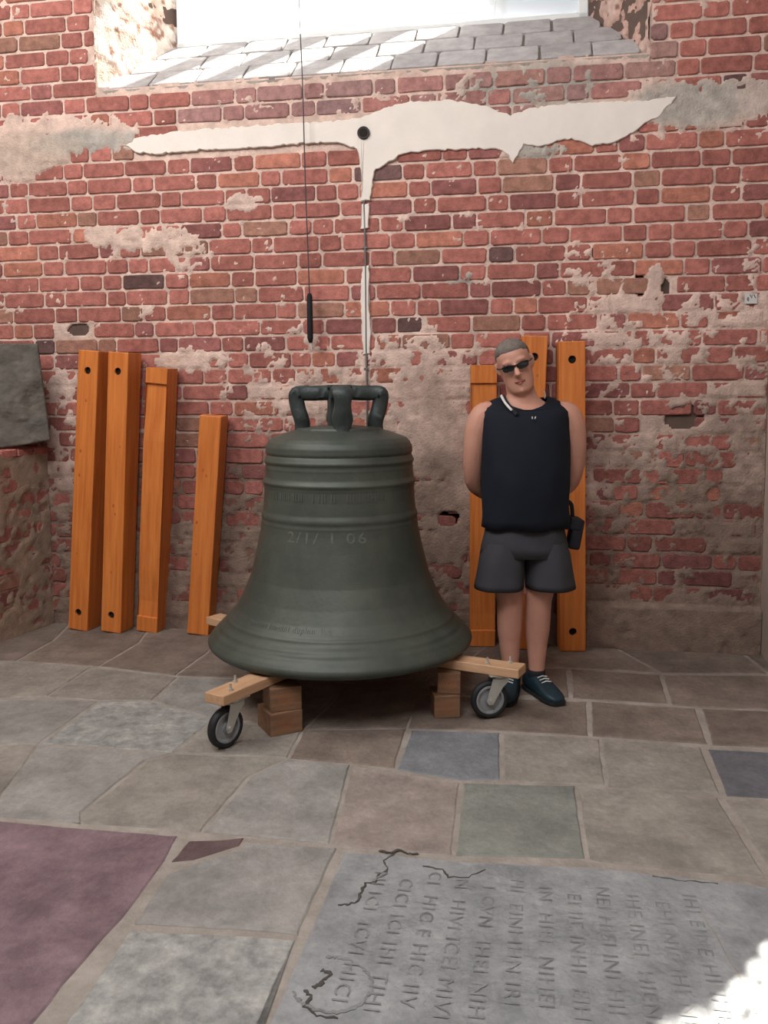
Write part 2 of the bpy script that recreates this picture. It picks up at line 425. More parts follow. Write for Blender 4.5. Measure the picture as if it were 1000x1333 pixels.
# core of the wall behind the face (real thickness), with the splayed opening
DEP = .56; SPL = .30; vsb = vs0 + .46
bm = bmesh.new()
def prism(bm, pl, z0, z1):
    loft(bm, [[(x, y, z0) for x, y in pl], [(x, y, z1) for x, y in pl]])
prism(bm, [(-6, .02), (uwl, .02), (uwl + SPL, DEP), (-6, DEP)], 0, 7.5)
prism(bm, [(uwr, .02), (UR + .08, .02), (UR + .08, DEP), (uwr - SPL, DEP)], 0, 7.5)
pr = [(.125, -.02), (.125, vs0 - .13), (DEP + .25, vsb - .03), (DEP + .25, -.02)]
loft(bm, [[(uwl - .02, a, b) for a, b in pr], [(uwr + .02, a, b) for a, b in pr]])
prism(bm, [(uwl, .02), (uwr, .02), (uwr - SPL, DEP), (uwl + SPL, DEP)], 6.0, 7.5)
obj('masonry_core', bm, M['backing'], wall)

Ua = np.array([c[0] for c in cand]); Va = np.array([c[1] for c in cand])
Wc, Tc = relief(Ua, Va, COV)
scored = []
UV0 = UL
for i, (uc, vc, lb, h) in enumerate(cand):
    p = wpt(uc, vc); q_ = RC.transposed() @ (p - CP); sx = 500 + F_PX * q_.x / -q_.z; sy = PY - F_PX * q_.y / -q_.z
    vis = -10 < sx < 1005 and sy > -12
    hid = (350 < sx < 545 and 590 < sy) or (320 < sx < 570 and sy > 700) or (630 < sx < 740 and 470 < sy < 760) or (sx < 60 and sy > 440)
    hid = hid or (90 < sx < 175 and sy > 470) or (180 < sx < 225 and sy > 490)
    sc = lb * h / p.y ** 2 * (1.0 if vis and not hid else .01) * (1.0 if Tc[i] < .45 else .35)
    scored.append((sc, i))
scored.sort(reverse=True)
top = {i for _, i in scored[:298]}
stuff = Merge()
for i, (uc, vc, lb, h) in enumerate(cand):
    tint = brick_tint(rng, uc, vc)
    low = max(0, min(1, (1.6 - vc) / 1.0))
    tint = tint * (1 - .42 * low)  # lower bricks darkened, the weaker light there painted into their tint
    if vc > vs0 - .36 and uwl + .5 < uc < uwr + .1:
        kk = .45 * rng.uniform(.4, 1); tint = tint * (1 - kk) + Vector((.30, .27, .27)) * kk
    er = low * rng.uniform(.2, 1)
    me = brick_mesh(lb, h, .10 if abs(uc - uwl) > .2 else .05, rng, tint, er)
    loc = (uc, rng.uniform(-.0025, .003) + er * .003, vc)
    if i in top: 
        o = bpy.data.objects.new('brick', me); COL.objects.link(o); o.parent = wall; o.location = loc
    else: stuff.add(me, loc); bpy.data.meshes.remove(me)
tag(stuff.build('brickwork', M['brick'], wall), kind='stuff')
print('bricks', len(cand))

# cream plaster patches
def outline_slab(name, pts, w0, w1, m, parent, jit=.004, step=.02, seed=1, bev=.004):
    r = random.Random(seed); P = [Vector(p) for p in pts]; res = []
    for a, b in zip(P, P[1:] + P[:1]):
        n = max(1, int((b - a).length / step))
        for k in range(n):
            q_ = a.lerp(b, k / n)
            res.append(q_ + Vector((r.uniform(-jit, jit), r.uniform(-jit, jit))))
    bm = bmesh.new()
    a = [bm.verts.new((p.x, -w0, p.y)) for p in res]; b = [bm.verts.new((p.x, -w1 + bev, p.y)) for p in res]
    n = len(res); c = []
    for i in range(n):
        t = (res[(i + 1) % n] - res[i - 1]); nn = Vector((-t.y, t.x)).normalized()
        c.append(nn)
    area_ = sum(res[i].x * res[(i + 1) % n].y - res[(i + 1) % n].x * res[i].y for i in range(n))
    sg = 1 if area_ > 0 else -1
    d = [bm.verts.new((p.x + sg * c[i].x * bev, -w1, p.y + sg * c[i].y * bev)) for i, p in enumerate(res)]
    for R1, R2 in ((a, b), (b, d)):
        for i in range(n): bm.faces.new((R1[i], R1[(i + 1) % n], R2[(i + 1) % n], R2[i]))
    f = bm.faces.new(d); bmesh.ops.triangulate(bm, faces=[f])
    return obj(name, bm, m, parent)
for i, P in enumerate(polys):
    outline_slab('plaster_patch', P, -.01, .012, M['plaster'], wall, jit=.006 if i == 0 else .003, seed=i + 3)

# sticker on the wall
u, v = wuv(977, 389); st = empty('wall_sticker', mat=WM @ Matrix.Translation((u, -.012, v)))
tag(st, 'small white sticker with dark scribbled marks on the brick wall at the right', 'sticker')
bm = bmesh.new(); add_box(bm, (0, 0, 0), (.064, .003, .054)); obj('paper', bm, M['white'], st)
bm = bmesh.new()
tube(bm, [(-.016, -.002, .008), (-.020, -.002, -.004), (-.014, -.002, -.012), (-.012, -.002, 0), (-.016, -.002, .008)], .0025, 6)
tube(bm, [(-.006, -.002, .022), (.004, -.002, .002), (.006, -.002, .020)], .0022, 6)
tube(bm, [(.014, -.002, .022), (.024, -.002, .002)], .0022, 6)
obj('marking', bm, M['pipe'], st)

bm = bmesh.new(); add_box(bm, (uwr - SPL + .34, DEP + .42, 3.6), (.62, .80, 7.2), bev=.02)  # unseen block added outside to keep sun off the sill's right end
obj('outside_sun_block', bm, M['backing'], wall)
# ---------------------------------------------------------------- window 1: sill, jambs, frame, glass
win = empty('window_1', mat=WM @ Matrix.Translation(((uwl + uwr) / 2, 0, vs0))); win['kind'] = 'structure'
tag(win, 'tall splayed church window with panes whitened to imitate glare above a sloping brick sill')
WIT = win.matrix_world.inverted()
uc0 = (uwl + uwr) / 2
HW = (uwr - uwl) / 2
# sill
sill = None
bm = bmesh.new(); pr = [(.10, -.06), (.012, -.05), (.008, -.006), (.03, .008), (DEP + .02, .44), (DEP + .02, .34)]
loft(bm, [[(-HW - .01 + (SPL * 0), a, b) for a, b in pr], [(HW + .01, a, b) for a, b in pr]])
sill = obj('window_sill', bm, M['joint'], win)
ang = math.atan2(.432, DEP - .01); sld = math.hypot(.432, DEP - .01)
rotx = Matrix.Rotation(ang, 3, 'X')
r2 = random.Random(5)
for row in range(3):
    y0 = row * sld / 3; Lrow = sld / 3 - .012; x = -HW + .01 + (.14 if row % 2 else 0)
    inset = SPL * (row + .55) / 3
    xs = []
    x = -HW + inset * .9 - (.13 if row % 2 else 0)
    while x < HW - inset * .9:
        bl = .27 + r2.uniform(-.02, .02); a = max(x, -HW + inset * .85); b = min(x + bl, HW - inset * .85)
        if b - a > .06: xs.append((a, b))
        x += bl + .012
    for a, b in xs:
        t = r2.uniform(.9, 1.1); me = brick_mesh(b - a, Lrow, .05, r2, Vector((.40 * t, .375 * t, .37 * t)), .3)
        o = bpy.data.objects.new('brick', me); me.materials.clear(); me.materials.append(M['sill']); COL.objects.link(o); o.parent = sill
        s_ = y0 + Lrow / 2 + .006
        o.matrix_basis = Matrix.Translation(((a + b) / 2, .012 + s_ * math.cos(ang) - .016 * math.sin(ang), -.006 + s_ * math.sin(ang) + .016 * math.cos(ang) + r2.uniform(-.003, .003))) @ Matrix.Rotation(ang - PI / 2 + 0, 4, 'X')
# jambs as relief panels
def jamb(side, seed, tints, name):
    du_ = .014; hgt = 1.0; dd = math.hypot(SPL, DEP)
    a_ = np.arange(0, dd + du_, du_); b_ = np.arange(-.05, hgt, du_)
    AA, BB = np.meshgrid(a_, b_)
    n1_ = fbm(AA, BB, .12, seed); n2_ = fbm(AA, BB, .04, seed + 3)
    h_ = (np.clip((n1_ - .45) * .12, -.012, .012) + (n2_ - .5) * .012) * (.25 if side < 0 else 1)
    t_ = AA / dd
    X = side * (HW - SPL * t_) - side * h_ * (DEP / dd); Y = .0 + DEP * t_ - h_ * (SPL / dd)
    co_ = np.stack([X, Y, BB], -1).reshape(-1, 3)
    ni, nj = AA.shape; ix = np.arange(ni * nj).reshape(ni, nj)
    qq = np.stack([ix[:-1, :-1], ix[:-1, 1:], ix[1:, 1:], ix[1:, :-1]], -1).reshape(-1, 4)
    if side < 0: qq = qq[:, ::-1]
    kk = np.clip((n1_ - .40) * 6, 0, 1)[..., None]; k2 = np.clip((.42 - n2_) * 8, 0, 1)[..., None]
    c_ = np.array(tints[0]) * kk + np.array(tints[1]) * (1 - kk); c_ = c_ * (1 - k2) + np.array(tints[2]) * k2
    cc = np.concatenate([c_.reshape(-1, 3), np.ones((ni * nj, 1))], 1)
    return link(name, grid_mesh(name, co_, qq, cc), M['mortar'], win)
jamb(-1, 21, [(.78, .70, .62), (.70, .52, .42), (.30, .16, .12)], 'jamb')  # left jamb paler than the right: sunlight painted into its colour
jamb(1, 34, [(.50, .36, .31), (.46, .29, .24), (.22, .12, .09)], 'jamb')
# frame
fw = HW - SPL; fz0 = .42; fz1 = 3.0; fy = DEP + .02
bm = bmesh.new()
for s_ in (-1, 1): add_box(bm, (s_ * (fw - .03), fy, (fz0 + fz1) / 2), (.06, .06, fz1 - fz0), bev=.006)
add_box(bm, (0, fy, fz0 + .02), (2 * fw, .06, .04), bev=.005); add_box(bm, (0, fy, fz1), (2 * fw, .06, .06), bev=.005)
obj('frame', bm, M['frame'], win)
nP = 5; pw = (2 * fw - .12) / nP
for i in range(nP):
    bm = bmesh.new(); x0 = -fw + .06 + i * pw
    add_box(bm, (x0 + pw / 2, fy - .012, (fz0 + fz1) / 2), (pw - .004, .004, fz1 - fz0 - .06))
    obj('pane', bm, M['glass'], win)
    if i < nP - 1:
        bm = bmesh.new(); add_box(bm, (x0 + pw, fy + .09, (fz0 + fz1) / 2 + .0), (.13, .13, fz1 - fz0), bev=.02)
        obj('mullion', bm, M['frame'], win)

# ---------------------------------------------------------------- round box, conduit, hanging cord
u, v = wuv(474, 174); jb = empty('junction_box', mat=WM @ Matrix.Translation((u, -.012, v)))
tag(jb, 'small round dark junction box set in the cream plaster patch', 'junction box')
bm = bmesh.new(); n = 24
loft(bm, [[(r * math.cos(k * 2 * PI / n), y, r * math.sin(k * 2 * PI / n)) for k in range(n)] for r, y in ((.036, .01), (.036, -.010), (.032, -.014), (.027, -.010))])
obj('box_body', bm, M['cord'], jb)
bm = bmesh.new(); loft(bm, [[(r * math.cos(k * 2 * PI / n), y, r * math.sin(k * 2 * PI / n)) for k in range(n)] for r, y in ((.026, -.008), (.024, -.013))])
obj('cover', bm, M['hole'], jb)
def wl(x, y, w_): 
    a, b = wuv(x, y, w_); return Vector((a, -w_, b))
top_ = wl(474, 180, .012); cn = empty('conduit', mat=WM @ Matrix.Translation(wl(478, 600, .02)))
tag(cn, 'thin grey vertical conduit running down the wall behind the bell crown', 'conduit')
loc0 = wl(478, 600, .02)
bm = bmesh.new(); tube(bm, [wl(x, y, .008) - loc0 for x, y in ((474, 262), (475, 300), (476, 345), (477, 460), (478, 520), (478, 600))], .006, 8); obj('pipe', bm, M['pipe'], cn, smooth=True)
for yy in (322, 480):
    bm = bmesh.new(); p = wl(475 + (yy > 400) * 2, yy, .010) - loc0; add_box(bm, p, (.03, .006, .012), bev=.001); obj('clip', bm, M['pipe'], cn)
loc0 = wl(405, 445, .06)
hc = empty('hanging_cord', mat=WM @ Matrix.Translation(loc0))
tag(hc, 'thin dark cord hanging down from the window with a long black handle', 'cord')
bm = bmesh.new(); tube(bm, smoothpath([wl(x, y, .06) - loc0 for x, y in ((388, -60), (390, 20), (394, 110), (397, 220), (401, 330), (403, 385))], 5), .0035, 6); obj('cord', bm, M['cord'], hc, smooth=True)
bm = bmesh.new(); tube(bm, [wl(x, y, .06) - loc0 for x, y in ((403, 382), (403, 386), (404, 440), (404.5, 446))], [.010, .017, .018, .011], 12); obj('handle', bm, M['black'], hc, smooth=True)
bm = bmesh.new(); tube(bm, [wl(x, y, .06) - loc0 for x, y in ((404.5, 444), (406, 456))], [.006, .003], 8); obj('cord_tail', bm, M['white'], hc)
bm = bmesh.new(); p = wl(388, -60, .0) - loc0; add_box(bm, p + Vector((0, -.02, .0)), (.012, .09, .012)); obj('hook', bm, M['cord'], hc)

# ---------------------------------------------------------------- room shell out of view
def struct(name, bm, m, lab=None):
    o = obj(name, bm, m); o['kind'] = 'structure'
    if lab: o['label'] = lab
    return o
bm = bmesh.new(); add_box(bm, (-1.75, 1.0, 7.3), (8.0, 13, .2)); struct('ceiling', bm, M['backing'], 'plain dark church ceiling high above')
M['lime'] = mat('limewash', (.42, .34, .29), .9, .2, 3)
# left wall with window opening
bm = bmesh.new()
def wall_with_hole(bm, o_, d_, Lw, Hh, th, holes):
    # vertical wall from o_ along d_, with rectangular holes (a0,a1,z0,z1)
    d_ = d_.normalized(); nn = d_.cross(Z3)
    xs = sorted({0, Lw} | {x for h in holes for x in h[:2]}); zs = sorted({0, Hh} | {z for h in holes for z in h[2:]})
    for a, b in zip(xs, xs[1:]):
        for c, d in zip(zs, zs[1:]):
            if any(h[0] <= (a + b) / 2 <= h[1] and h[2] <= (c + d) / 2 <= h[3] for h in holes): continue
            pts = [o_ + d_ * x + nn * y for x, y in ((a, 0), (b, 0), (b, th), (a, th))]
            loft(bm, [[p + Z3 * c for p in pts], [p + Z3 * d for p in pts]])
wall_with_hole(bm, Vector((-3.6, -4.2, 0)), Vector((0, 1, 0)), 10.5, 7.2, -.5, [(3.2, 5.8, 3.6, 5.6)])
struct('wall_left', bm, M['lime'], 'church side wall left of the frame with a tall opening')
bm = bmesh.new()
wall_with_hole(bm, Vector((-3.6, -4.2, 0)), Vector((1, 0, 0)), 9, 7.2, .5, [(2.5, 6.0, 4.2, 5.6)])
struct('wall_front', bm, M['lime'], 'church wall behind the viewer with a broad opening')
# right wall from the corner, perpendicular to the back wall; small holes added to shape the sun patches on the floor
c0 = wpt(UR, 0); dR = N3.copy()
def sun_to_right(x, y):
    p = fl(x, y); nrm = U3; t = (c0 - p).dot(nrm) / (-SUN_DIR).dot(nrm); h = p - SUN_DIR * t
    return (h - c0).dot(dR), h.z
hs = [sun_to_right(*q_) for q_ in ((1010, 1270), (900, 1345), (1000, 1345), (1100, 1345))]
print('sun holes', hs)
holes = []
for x_, y_, w_ in ((1000, 1238, .05), (985, 1262, .05), (1010, 1275, .07), (965, 1290, .06), (1000, 1310, .10), (945, 1312, .06), (905, 1330, .05), (872, 1342, .045), (940, 1345, .07), (990, 1350, .10), (1040, 1310, .12), (1050, 1260, .06), (1060, 1360, .12)):
    a0, z0 = sun_to_right(x_, y_); holes.append((a0 - w_ * .64, a0 + w_ * .64, z0 - w_ * .66, z0 + w_ * .66))
bm = bmesh.new(); wall_with_hole(bm, c0, dR, 9.5, 7.2, -.015, holes)
wr = struct('wall_right', bm, M['lime'], 'right side wall meeting the back wall in the corner')
if True:
    pass

# ---------------------------------------------------------------- left brick pier (low wall) with the stone relief on it
PA = fl(-40, 840); PA = Vector((PA.x, PA.y, 0)); PB = wpt(wuv(66, 700)[0], 0)
PAx = fl(0, 836)
dP = (PB - Vector((PAx.x, PAx.y, 0))).normalized(); PA = PB - dP * .95
PH = 1.12
PM = Matrix(((dP.x, -dP.y, 0, PA.x), (dP.y, dP.x, 0, PA.y), (0, 0, 1, 0), (0, 0, 0, 1)))   # x along, y = left normal (away from room)
Lp = (PB - PA).length
du_ = .013; a_ = np.arange(0, Lp, du_); b_ = np.arange(0, PH + .001, du_); AA, BB = np.meshgrid(a_, b_)
n1_ = fbm(AA, BB, .2, 71); n2_ = fbm(AA, BB, .05, 72); tt = .5 + (n1_ - .5) * 1.4 + (n2_ - .5) * 1.1
h_ = -.008 + (n2_ - .5) * .005 + np.clip((tt - .2) * .04, 0, .0115)
co_ = np.stack([AA, -h_, BB], -1).reshape(-1, 3); ni, nj = AA.shape; ix = np.arange(ni * nj).reshape(ni, nj)
qq = np.stack([ix[:-1, :-1], ix[:-1, 1:], ix[1:, 1:], ix[1:, :-1]], -1).reshape(-1, 4)
c_ = (np.array([.30, .22, .165]) * (.75 + .5 * n1_[..., None])); cc = np.concatenate([c_.reshape(-1, 3), np.ones((ni * nj, 1))], 1)
pier = link('wall_pier', grid_mesh('wall_pier', co_, qq, cc), M['mortar']); pier.matrix_world = PM
tag(pier, 'low projecting brick pier at the left under the stone relief', kind='structure')
bm = bmesh.new(); add_box(bm, (Lp / 2, .42, PH / 2 - .01), (Lp, .80, PH - .02)); obj('pier_core', bm, M['backing'], pier)
r3 = random.Random(9)
for r_ in range(11):
    x = -.1 * (r_ % 2); k_ = r_
    while x < Lp:
        bl = (.265 if k_ % 2 == 0 else .128) + r3.uniform(-.015, .015); a = max(x, .004); b = min(x + bl, Lp - .004); k_ += 1
        if b - a > .04:
            me = brick_mesh(b - a, .083, .07, r3, brick_tint(r3, 0, 0) * .9, .8)
            o = bpy.data.objects.new('brick', me); COL.objects.link(o); o.parent = pier; o.location = ((a + b) / 2, r3.uniform(0, .006), .055 + r_ * .0965)
        x += bl + .013
for k_ in range(7):                                                     # top course, laid flat
    bm = bmesh.new(); add_box(bm, (0, 0, 0), (.128, .26, .05), bev=.007)
    me = bpy.data.meshes.new('brick'); bm.to_mesh(me); bm.free()
    t_ = brick_tint(r3, 0, 0) * 1.1; ca = me.color_attributes.new('tint', 'FLOAT_COLOR', 'POINT'); ca.data.foreach_set('color', [x for _ in me.vertices for x in (*t_, 1)])
    o = link('brick', me, M['brick'], pier); o.location = (.07 + k_ * .138, .125, PH + .0)
pz = PH + .026
# stone relief slab
rl = at(62, 575, 5.42); 
RX0 = at(-45, 590, 5.25); RX1 = at(60, 578, 5.40)
rd = Vector((RX1.x - RX0.x, RX1.y - RX0.y, 0)); rw = rd.length; rd.normalize()
SMt = Matrix(((rd.x, -rd.y, 0, RX0.x), (rd.y, rd.x, 0, RX0.y), (0, 0, 1, pz), (0, 0, 0, 1)))
hgt = at(30, 447, 5.35).z - pz
sb = empty('stone_relief', mat=SMt)
tag(sb, 'weathered grey carved stone slab standing on the low brick pier at the left', 'stone slab')
du_ = .012; a_ = np.linspace(0, rw, 44); b_ = np.linspace(0, hgt, 56); AA, BB = np.meshgrid(a_, b_)
n1_ = fbm(AA, BB, .12, 81); n2_ = fbm(AA, BB, .04, 82)
h_ = .0 + (n1_ - .5) * .03 + (n2_ - .5) * .012
e = np.minimum(np.minimum(rw - AA, hgt - BB), .05) / .05; h_ = h_ * e + (1 - e) * -.006
h_ += .016 * np.exp(-((AA - rw * .72) / .03) ** 2) * (BB > hgt * .25) * (BB < hgt * .8)
h_ += .02 * np.exp(-(((AA - rw * .86) / .05) ** 2 + ((BB - hgt * .62) / .07) ** 2))
h_ += .012 * np.exp(-(((AA - rw * .55) / .04) ** 2 + ((BB - hgt * .5) / .2) ** 2))
edgex = AA + (BB / hgt - .5) * -.05 * (AA / rw)         # right edge leans
low = .05 * (AA / rw) ** 2 * (1 - BB / hgt)
f_ = np.stack([edgex, -h_, BB + low], -1).reshape(-1, 3); bk = np.stack([edgex, .09 + 0 * h_, BB + low], -1).reshape(-1, 3)
ni, nj = AA.shape; ix = np.arange(ni * nj).reshape(ni, nj); o_ = ni * nj
qf = np.stack([ix[:-1, :-1], ix[:-1, 1:], ix[1:, 1:], ix[1:, :-1]], -1).reshape(-1, 4)
border = list(ix[0, :]) + list(ix[1:, -1]) + list(ix[-1, -2::-1]) + list(ix[-2:0:-1, 0])
qs = np.array([(border[i], border[i - 1], border[i - 1] + o_, border[i] + o_) for i in range(len(border))])
V_ = np.concatenate([f_, bk]); Q_ = np.concatenate([qf, qf[:, ::-1] + o_, qs])
link('slab', grid_mesh('slab', V_, Q_, np.ones((len(V_), 4))), M['relief'], sb)
# ---------------------------------------------------------------- floor
bm = bmesh.new(); add_box(bm, (0, 1.3, -.054), (11, 11, .10)); floor = obj('floor', bm, M['joint'])
tag(floor, 'old stone slab church floor with wide pale joints', kind='structure')
def slab(pix, matk, seed, gap=.007, dz=0, label=None, name='slab'):
    r = random.Random(seed); P = []
    for x, y in pix:
        p = fl(x, y); P.append(Vector((p.x, p.y)))
    n = len(P); ar = sum(P[i].x * P[(i + 1) % n].y - P[(i + 1) % n].x * P[i].y for i in range(n))
    if ar < 0: P.reverse()
    res = []
    for a, b in zip(P, P[1:] + P[:1]):
        k = max(1, int((b - a).length / .045))
        for i in range(k): res.append(a.lerp(b, i / k))
    n = len(res)
    def off(d, j):
        o = []
        for i in range(n):
            t = res[(i + 1) % n] - res[i - 1]; nn = Vector((-t.y, t.x)).normalized()
            dd = d + (mnoise.noise(Vector((res[i].x * 14, res[i].y * 14, seed)))) * j
            o.append(res[i] + nn * dd)
        return o
    c = sum(res, Vector((0, 0))) / n
    r0 = off(gap, .005); r1 = off(gap + .006, .005)
    tx, ty = r.uniform(-.002, .002), r.uniform(-.002, .002); z = dz + r.uniform(-.001, .0015)
    bm = bmesh.new()
    A_ = [bm.verts.new((p.x - c.x, p.y - c.y, -.04)) for p in r0]; B_ = [bm.verts.new((p.x - c.x, p.y - c.y, -.004 + z)) for p in r0]
    C_ = [bm.verts.new((p.x - c.x, p.y - c.y, z + tx * (p.x - c.x) + ty * (p.y - c.y))) for p in r1]
    for R1, R2 in ((A_, B_), (B_, C_)):
        for i in range(n): bm.faces.new((R1[i], R1[(i + 1) % n], R2[(i + 1) % n], R2[i]))
    f = bm.faces.new(C_); bmesh.ops.triangulate(bm, faces=[f])
    o = obj(name, bm, M['s_' + matk], floor, (c.x, c.y, 0))
    if label: o['label'] = label
    return o
SLABS = [
 ('brown', [(-80, 858), (21, 860), (70, 833), (95, 808), (-80, 800)]), ('brown', [(21, 860), (129, 867), (180, 837), (205, 805), (95, 808), (70, 833)]),
 ('brown', [(129, 867), (228, 879), (270, 849), (305, 808), (205, 805), (180, 837)]), ('brown', [(228, 879), (340, 884), (400, 845), (420, 812), (305, 808), (270, 849)]),
 ('tan', [(-80, 862), (0, 861), (119, 868), (62, 906), (0, 909), (-80, 909)]),
 ('tan', [(119, 868), (232, 881), (198, 912), (129, 912), (78, 909), (62, 906)]),
 ('grey', [(232, 881), (340, 884), (290, 935), (278, 937), (198, 912)]),
 ('grey', [(-80, 909), (45, 910), (129, 912), (50, 968), (-80, 972)]),
 ('white', [(129, 912), (198, 912), (278, 937), (225, 980), (100, 970), (50, 968)]),
 ('brown', [(340, 884), (460, 888), (395, 950), (290, 935)]), ('brown', [(460, 888), (560, 880), (530, 948), (395, 950)]),
 ('tan', [(278, 937), (395, 950), (375, 987), (225, 980)]), ('brown', [(395, 950), (530, 948), (515, 1000), (375, 987)]),
 ('tan', [(-120, 972), (50, 968), (30, 1000), (-20, 1062), (-120, 1062)]), ('grey', [(50, 968), (225, 980), (190, 990), (107, 1057), (107, 1072), (-20, 1062)]),
 ('tan', [(225, 980), (375, 987), (325, 1010), (262, 1083), (107, 1072), (107, 1057), (190, 990)]),
 ('grey', [(375, 987), (457, 995), (442, 1055), (430, 1099), (262, 1083), (325, 1010)]),
 ('pink', [(457, 995), (515, 1003), (600, 1018), (590, 1113), (500, 1107), (430, 1099), (442, 1055)]),
 ('green', [(602, 1018), (750, 1022), (764, 1118), (591, 1114)]),
 ('tan', [(752, 1023), (935, 1037), (1002, 1145), (780, 1122), (765, 1118)]),
 ('blue', [(535, 950), (652, 953), (653, 1015), (600, 1016), (515, 1002)]),
 ('tan', [(654, 953), (782, 961), (790, 1022), (750, 1021), (654, 1016)]),
 ('tan', [(782, 961), (914, 973), (939, 1034), (790, 1024)]),
 ('slate', [(919, 974), (1090, 982), (1100, 1046), (945, 1036)]),
 ('tan', [(943, 1040), (1100, 1047), (1150, 1165), (1008, 1143)]),
 ('brown', [(540, 903), (765, 913), (768, 958), (654, 951), (530, 948)]),
 ('brown', [(768, 913), (906, 922), (923, 969), (770, 958)]), ('brown', [(913, 922), (1090, 928), (1100, 977), (927, 970)]),
 ('brown', [(560, 880), (600, 868), (738, 870), (742, 908), (540, 903)]), ('brown', [(742, 870), (860, 878), (872, 916), (744, 909)]),
 ('brown', [(862, 878), (1000, 879), (1090, 882), (1090, 926), (913, 921), (874, 917)]),
 ('brown', [(420, 812), (640, 835), (600, 868), (560, 880), (460, 888), (340, 884), (400, 845)]), ('brown', [(640, 835), (800, 842), (860, 876), (738, 869), (600, 867)]),
 ('brown', [(800, 842), (960, 845), (1000, 877), (862, 876)]), ('brown', [(960, 843), (1090, 843), (1090, 880), (1002, 877)]),
 ('grey', [(320, 1095), (440, 1103), (389, 1218), (330, 1212), (172, 1203), (215, 1137), (252, 1124), (313, 1104)]),
 ('white', [(168, 1209), (330, 1216), (388, 1222), (335, 1345), (300, 1480), (-60, 1480), (75, 1345)]),
]
for i, (k, P) in enumerate(SLABS): slab(P, k, i + 1)
slab([(-300, 1058), (-20, 1066), (107, 1077), (232, 1087), (215, 1120), (190, 1155), (160, 1195), (100, 1262), (50, 1325), (-80, 1480), (-300, 1480)], 'red', 91, gap=.004, label='purplish red stone slab')
slab([(245, 1094), (318, 1090), (312, 1100), (252, 1119), (222, 1122)], 'maroon', 92, gap=.003, label='small maroon stone fragment')
tomb = slab([(447, 1108), (500, 1110), (590, 1119), (780, 1128), (1000, 1153), (1250, 1180), (1400, 1480), (305, 1480), (345, 1340), (395, 1226)], 'tomb', 93, gap=.006, label='large grey tomb slab with worn inscription')
# inscription of the tomb: lines of worn capitals running towards the viewer
ta = fl(445, 1108); tb = fl(345, 1340); td = (tb - ta).normalized(); tr_ = Vector((-td.y, td.x, 0))
if tr_.x < 0: tr_ = -tr_
def text_mesh(s, size, ext=0.0):
    cu = bpy.data.curves.new('t', 'FONT'); cu.body = s; cu.size = size; cu.extrude = ext; cu.resolution_u = 2; cu.space_character = 1.15
    o = bpy.data.objects.new('t', cu); COL.objects.link(o)
    dg = bpy.context.evaluated_depsgraph_get(); dg.update(); me = bpy.data.meshes.new_from_object(o.evaluated_get(dg))
    bpy.data.objects.remove(o); return me
lines = ['NI ICI  ICVI HICI', 'CICI ICI IHI TIHI', 'CI  HIC E HIC IIV', 'N  HIVI ICEI MIVI', 'I CVN  IHEI NIHI', 'HI  EINI IHN IRI', 'IN  HIEI  NIHEI', 'EI IIE INHI  EIH', 'NEI HIEI INI HII', 'IHE INEI  HIENI', 'EHI NIE IHI NEI', 'IHI EINE HI IHE']
for i, s in enumerate(lines):
    me = text_mesh(s, .072)
    o0 = ta + tr_ * (.13 + i * .083) + td * (.10 + .03 * math.sin(i * 2.1))
    vs_ = []
    for vtx in me.vertices:
        p = o0 + td * (vtx.co.x * 1.0) + tr_ * (.0 - vtx.co.y * -1 * .8) + Z3 * .0022
        vtx.co = p - Vector((tomb.location.x, tomb.location.y, 0))
    me.update(); link('inscription', me, M['carve'], tomb)['kind'] = 'stuff'
# cracks and the carved emblem
def crackline(pix, r_, name, m='crack', z=.0005):
    bm = bmesh.new(); p0_ = [fl(x, y) for x, y in pix]; c = Vector((tomb.location.x, tomb.location.y, 0)); rr = random.Random(len(pix)); pts = []
    for a_, b_ in zip(p0_, p0_[1:]):
        for k_ in range(4): pts.append(a_.lerp(b_, k_ / 4) + Vector((rr.uniform(-1, 1), rr.uniform(-1, 1), 0)) * .0035)
    pts.append(p0_[-1])
    tube(bm, [p - c + Vector((0, 0, z)) for p in pts], [(.0018, r_ * rr.uniform(.25, 1.15)) for _ in pts], 6, up=(0, 0, 1)); return obj(name, bm, M[m], tomb)
crackline([(440, 1178), (455, 1177), (466, 1173), (470, 1162), (476, 1150), (490, 1148), (492, 1138), (505, 1133), (500, 1120), (512, 1112)], .006, 'crack')
crackline([(493, 1108), (508, 1110), (520, 1106), (531, 1111), (545, 1112)], .007, 'crack')
crackline([(550, 1128), (575, 1132), (585, 1142), (610, 1142), (632, 1132)], .004, 'crack')
crackline([(850, 1140), (880, 1146), (905, 1148), (935, 1151)], .004, 'crack')
crackline([(912, 1185), (935, 1225), (962, 1270), (985, 1320)], .0035, 'crack', 's_tan')
em = [(432 + 52 * math.cos(a), 1282 + 36 * math.sin(a)) for a in [math.radians(d) for d in range(-100, 170, 14)]]
crackline(em, .007, 'carved_emblem', 'carve')
crackline([(420, 1262), (430, 1268), (418, 1280), (408, 1286)], .008, 'crack'); crackline([(395, 1290), (404, 1296), (398, 1310), (412, 1322), (440, 1326)], .006, 'crack')

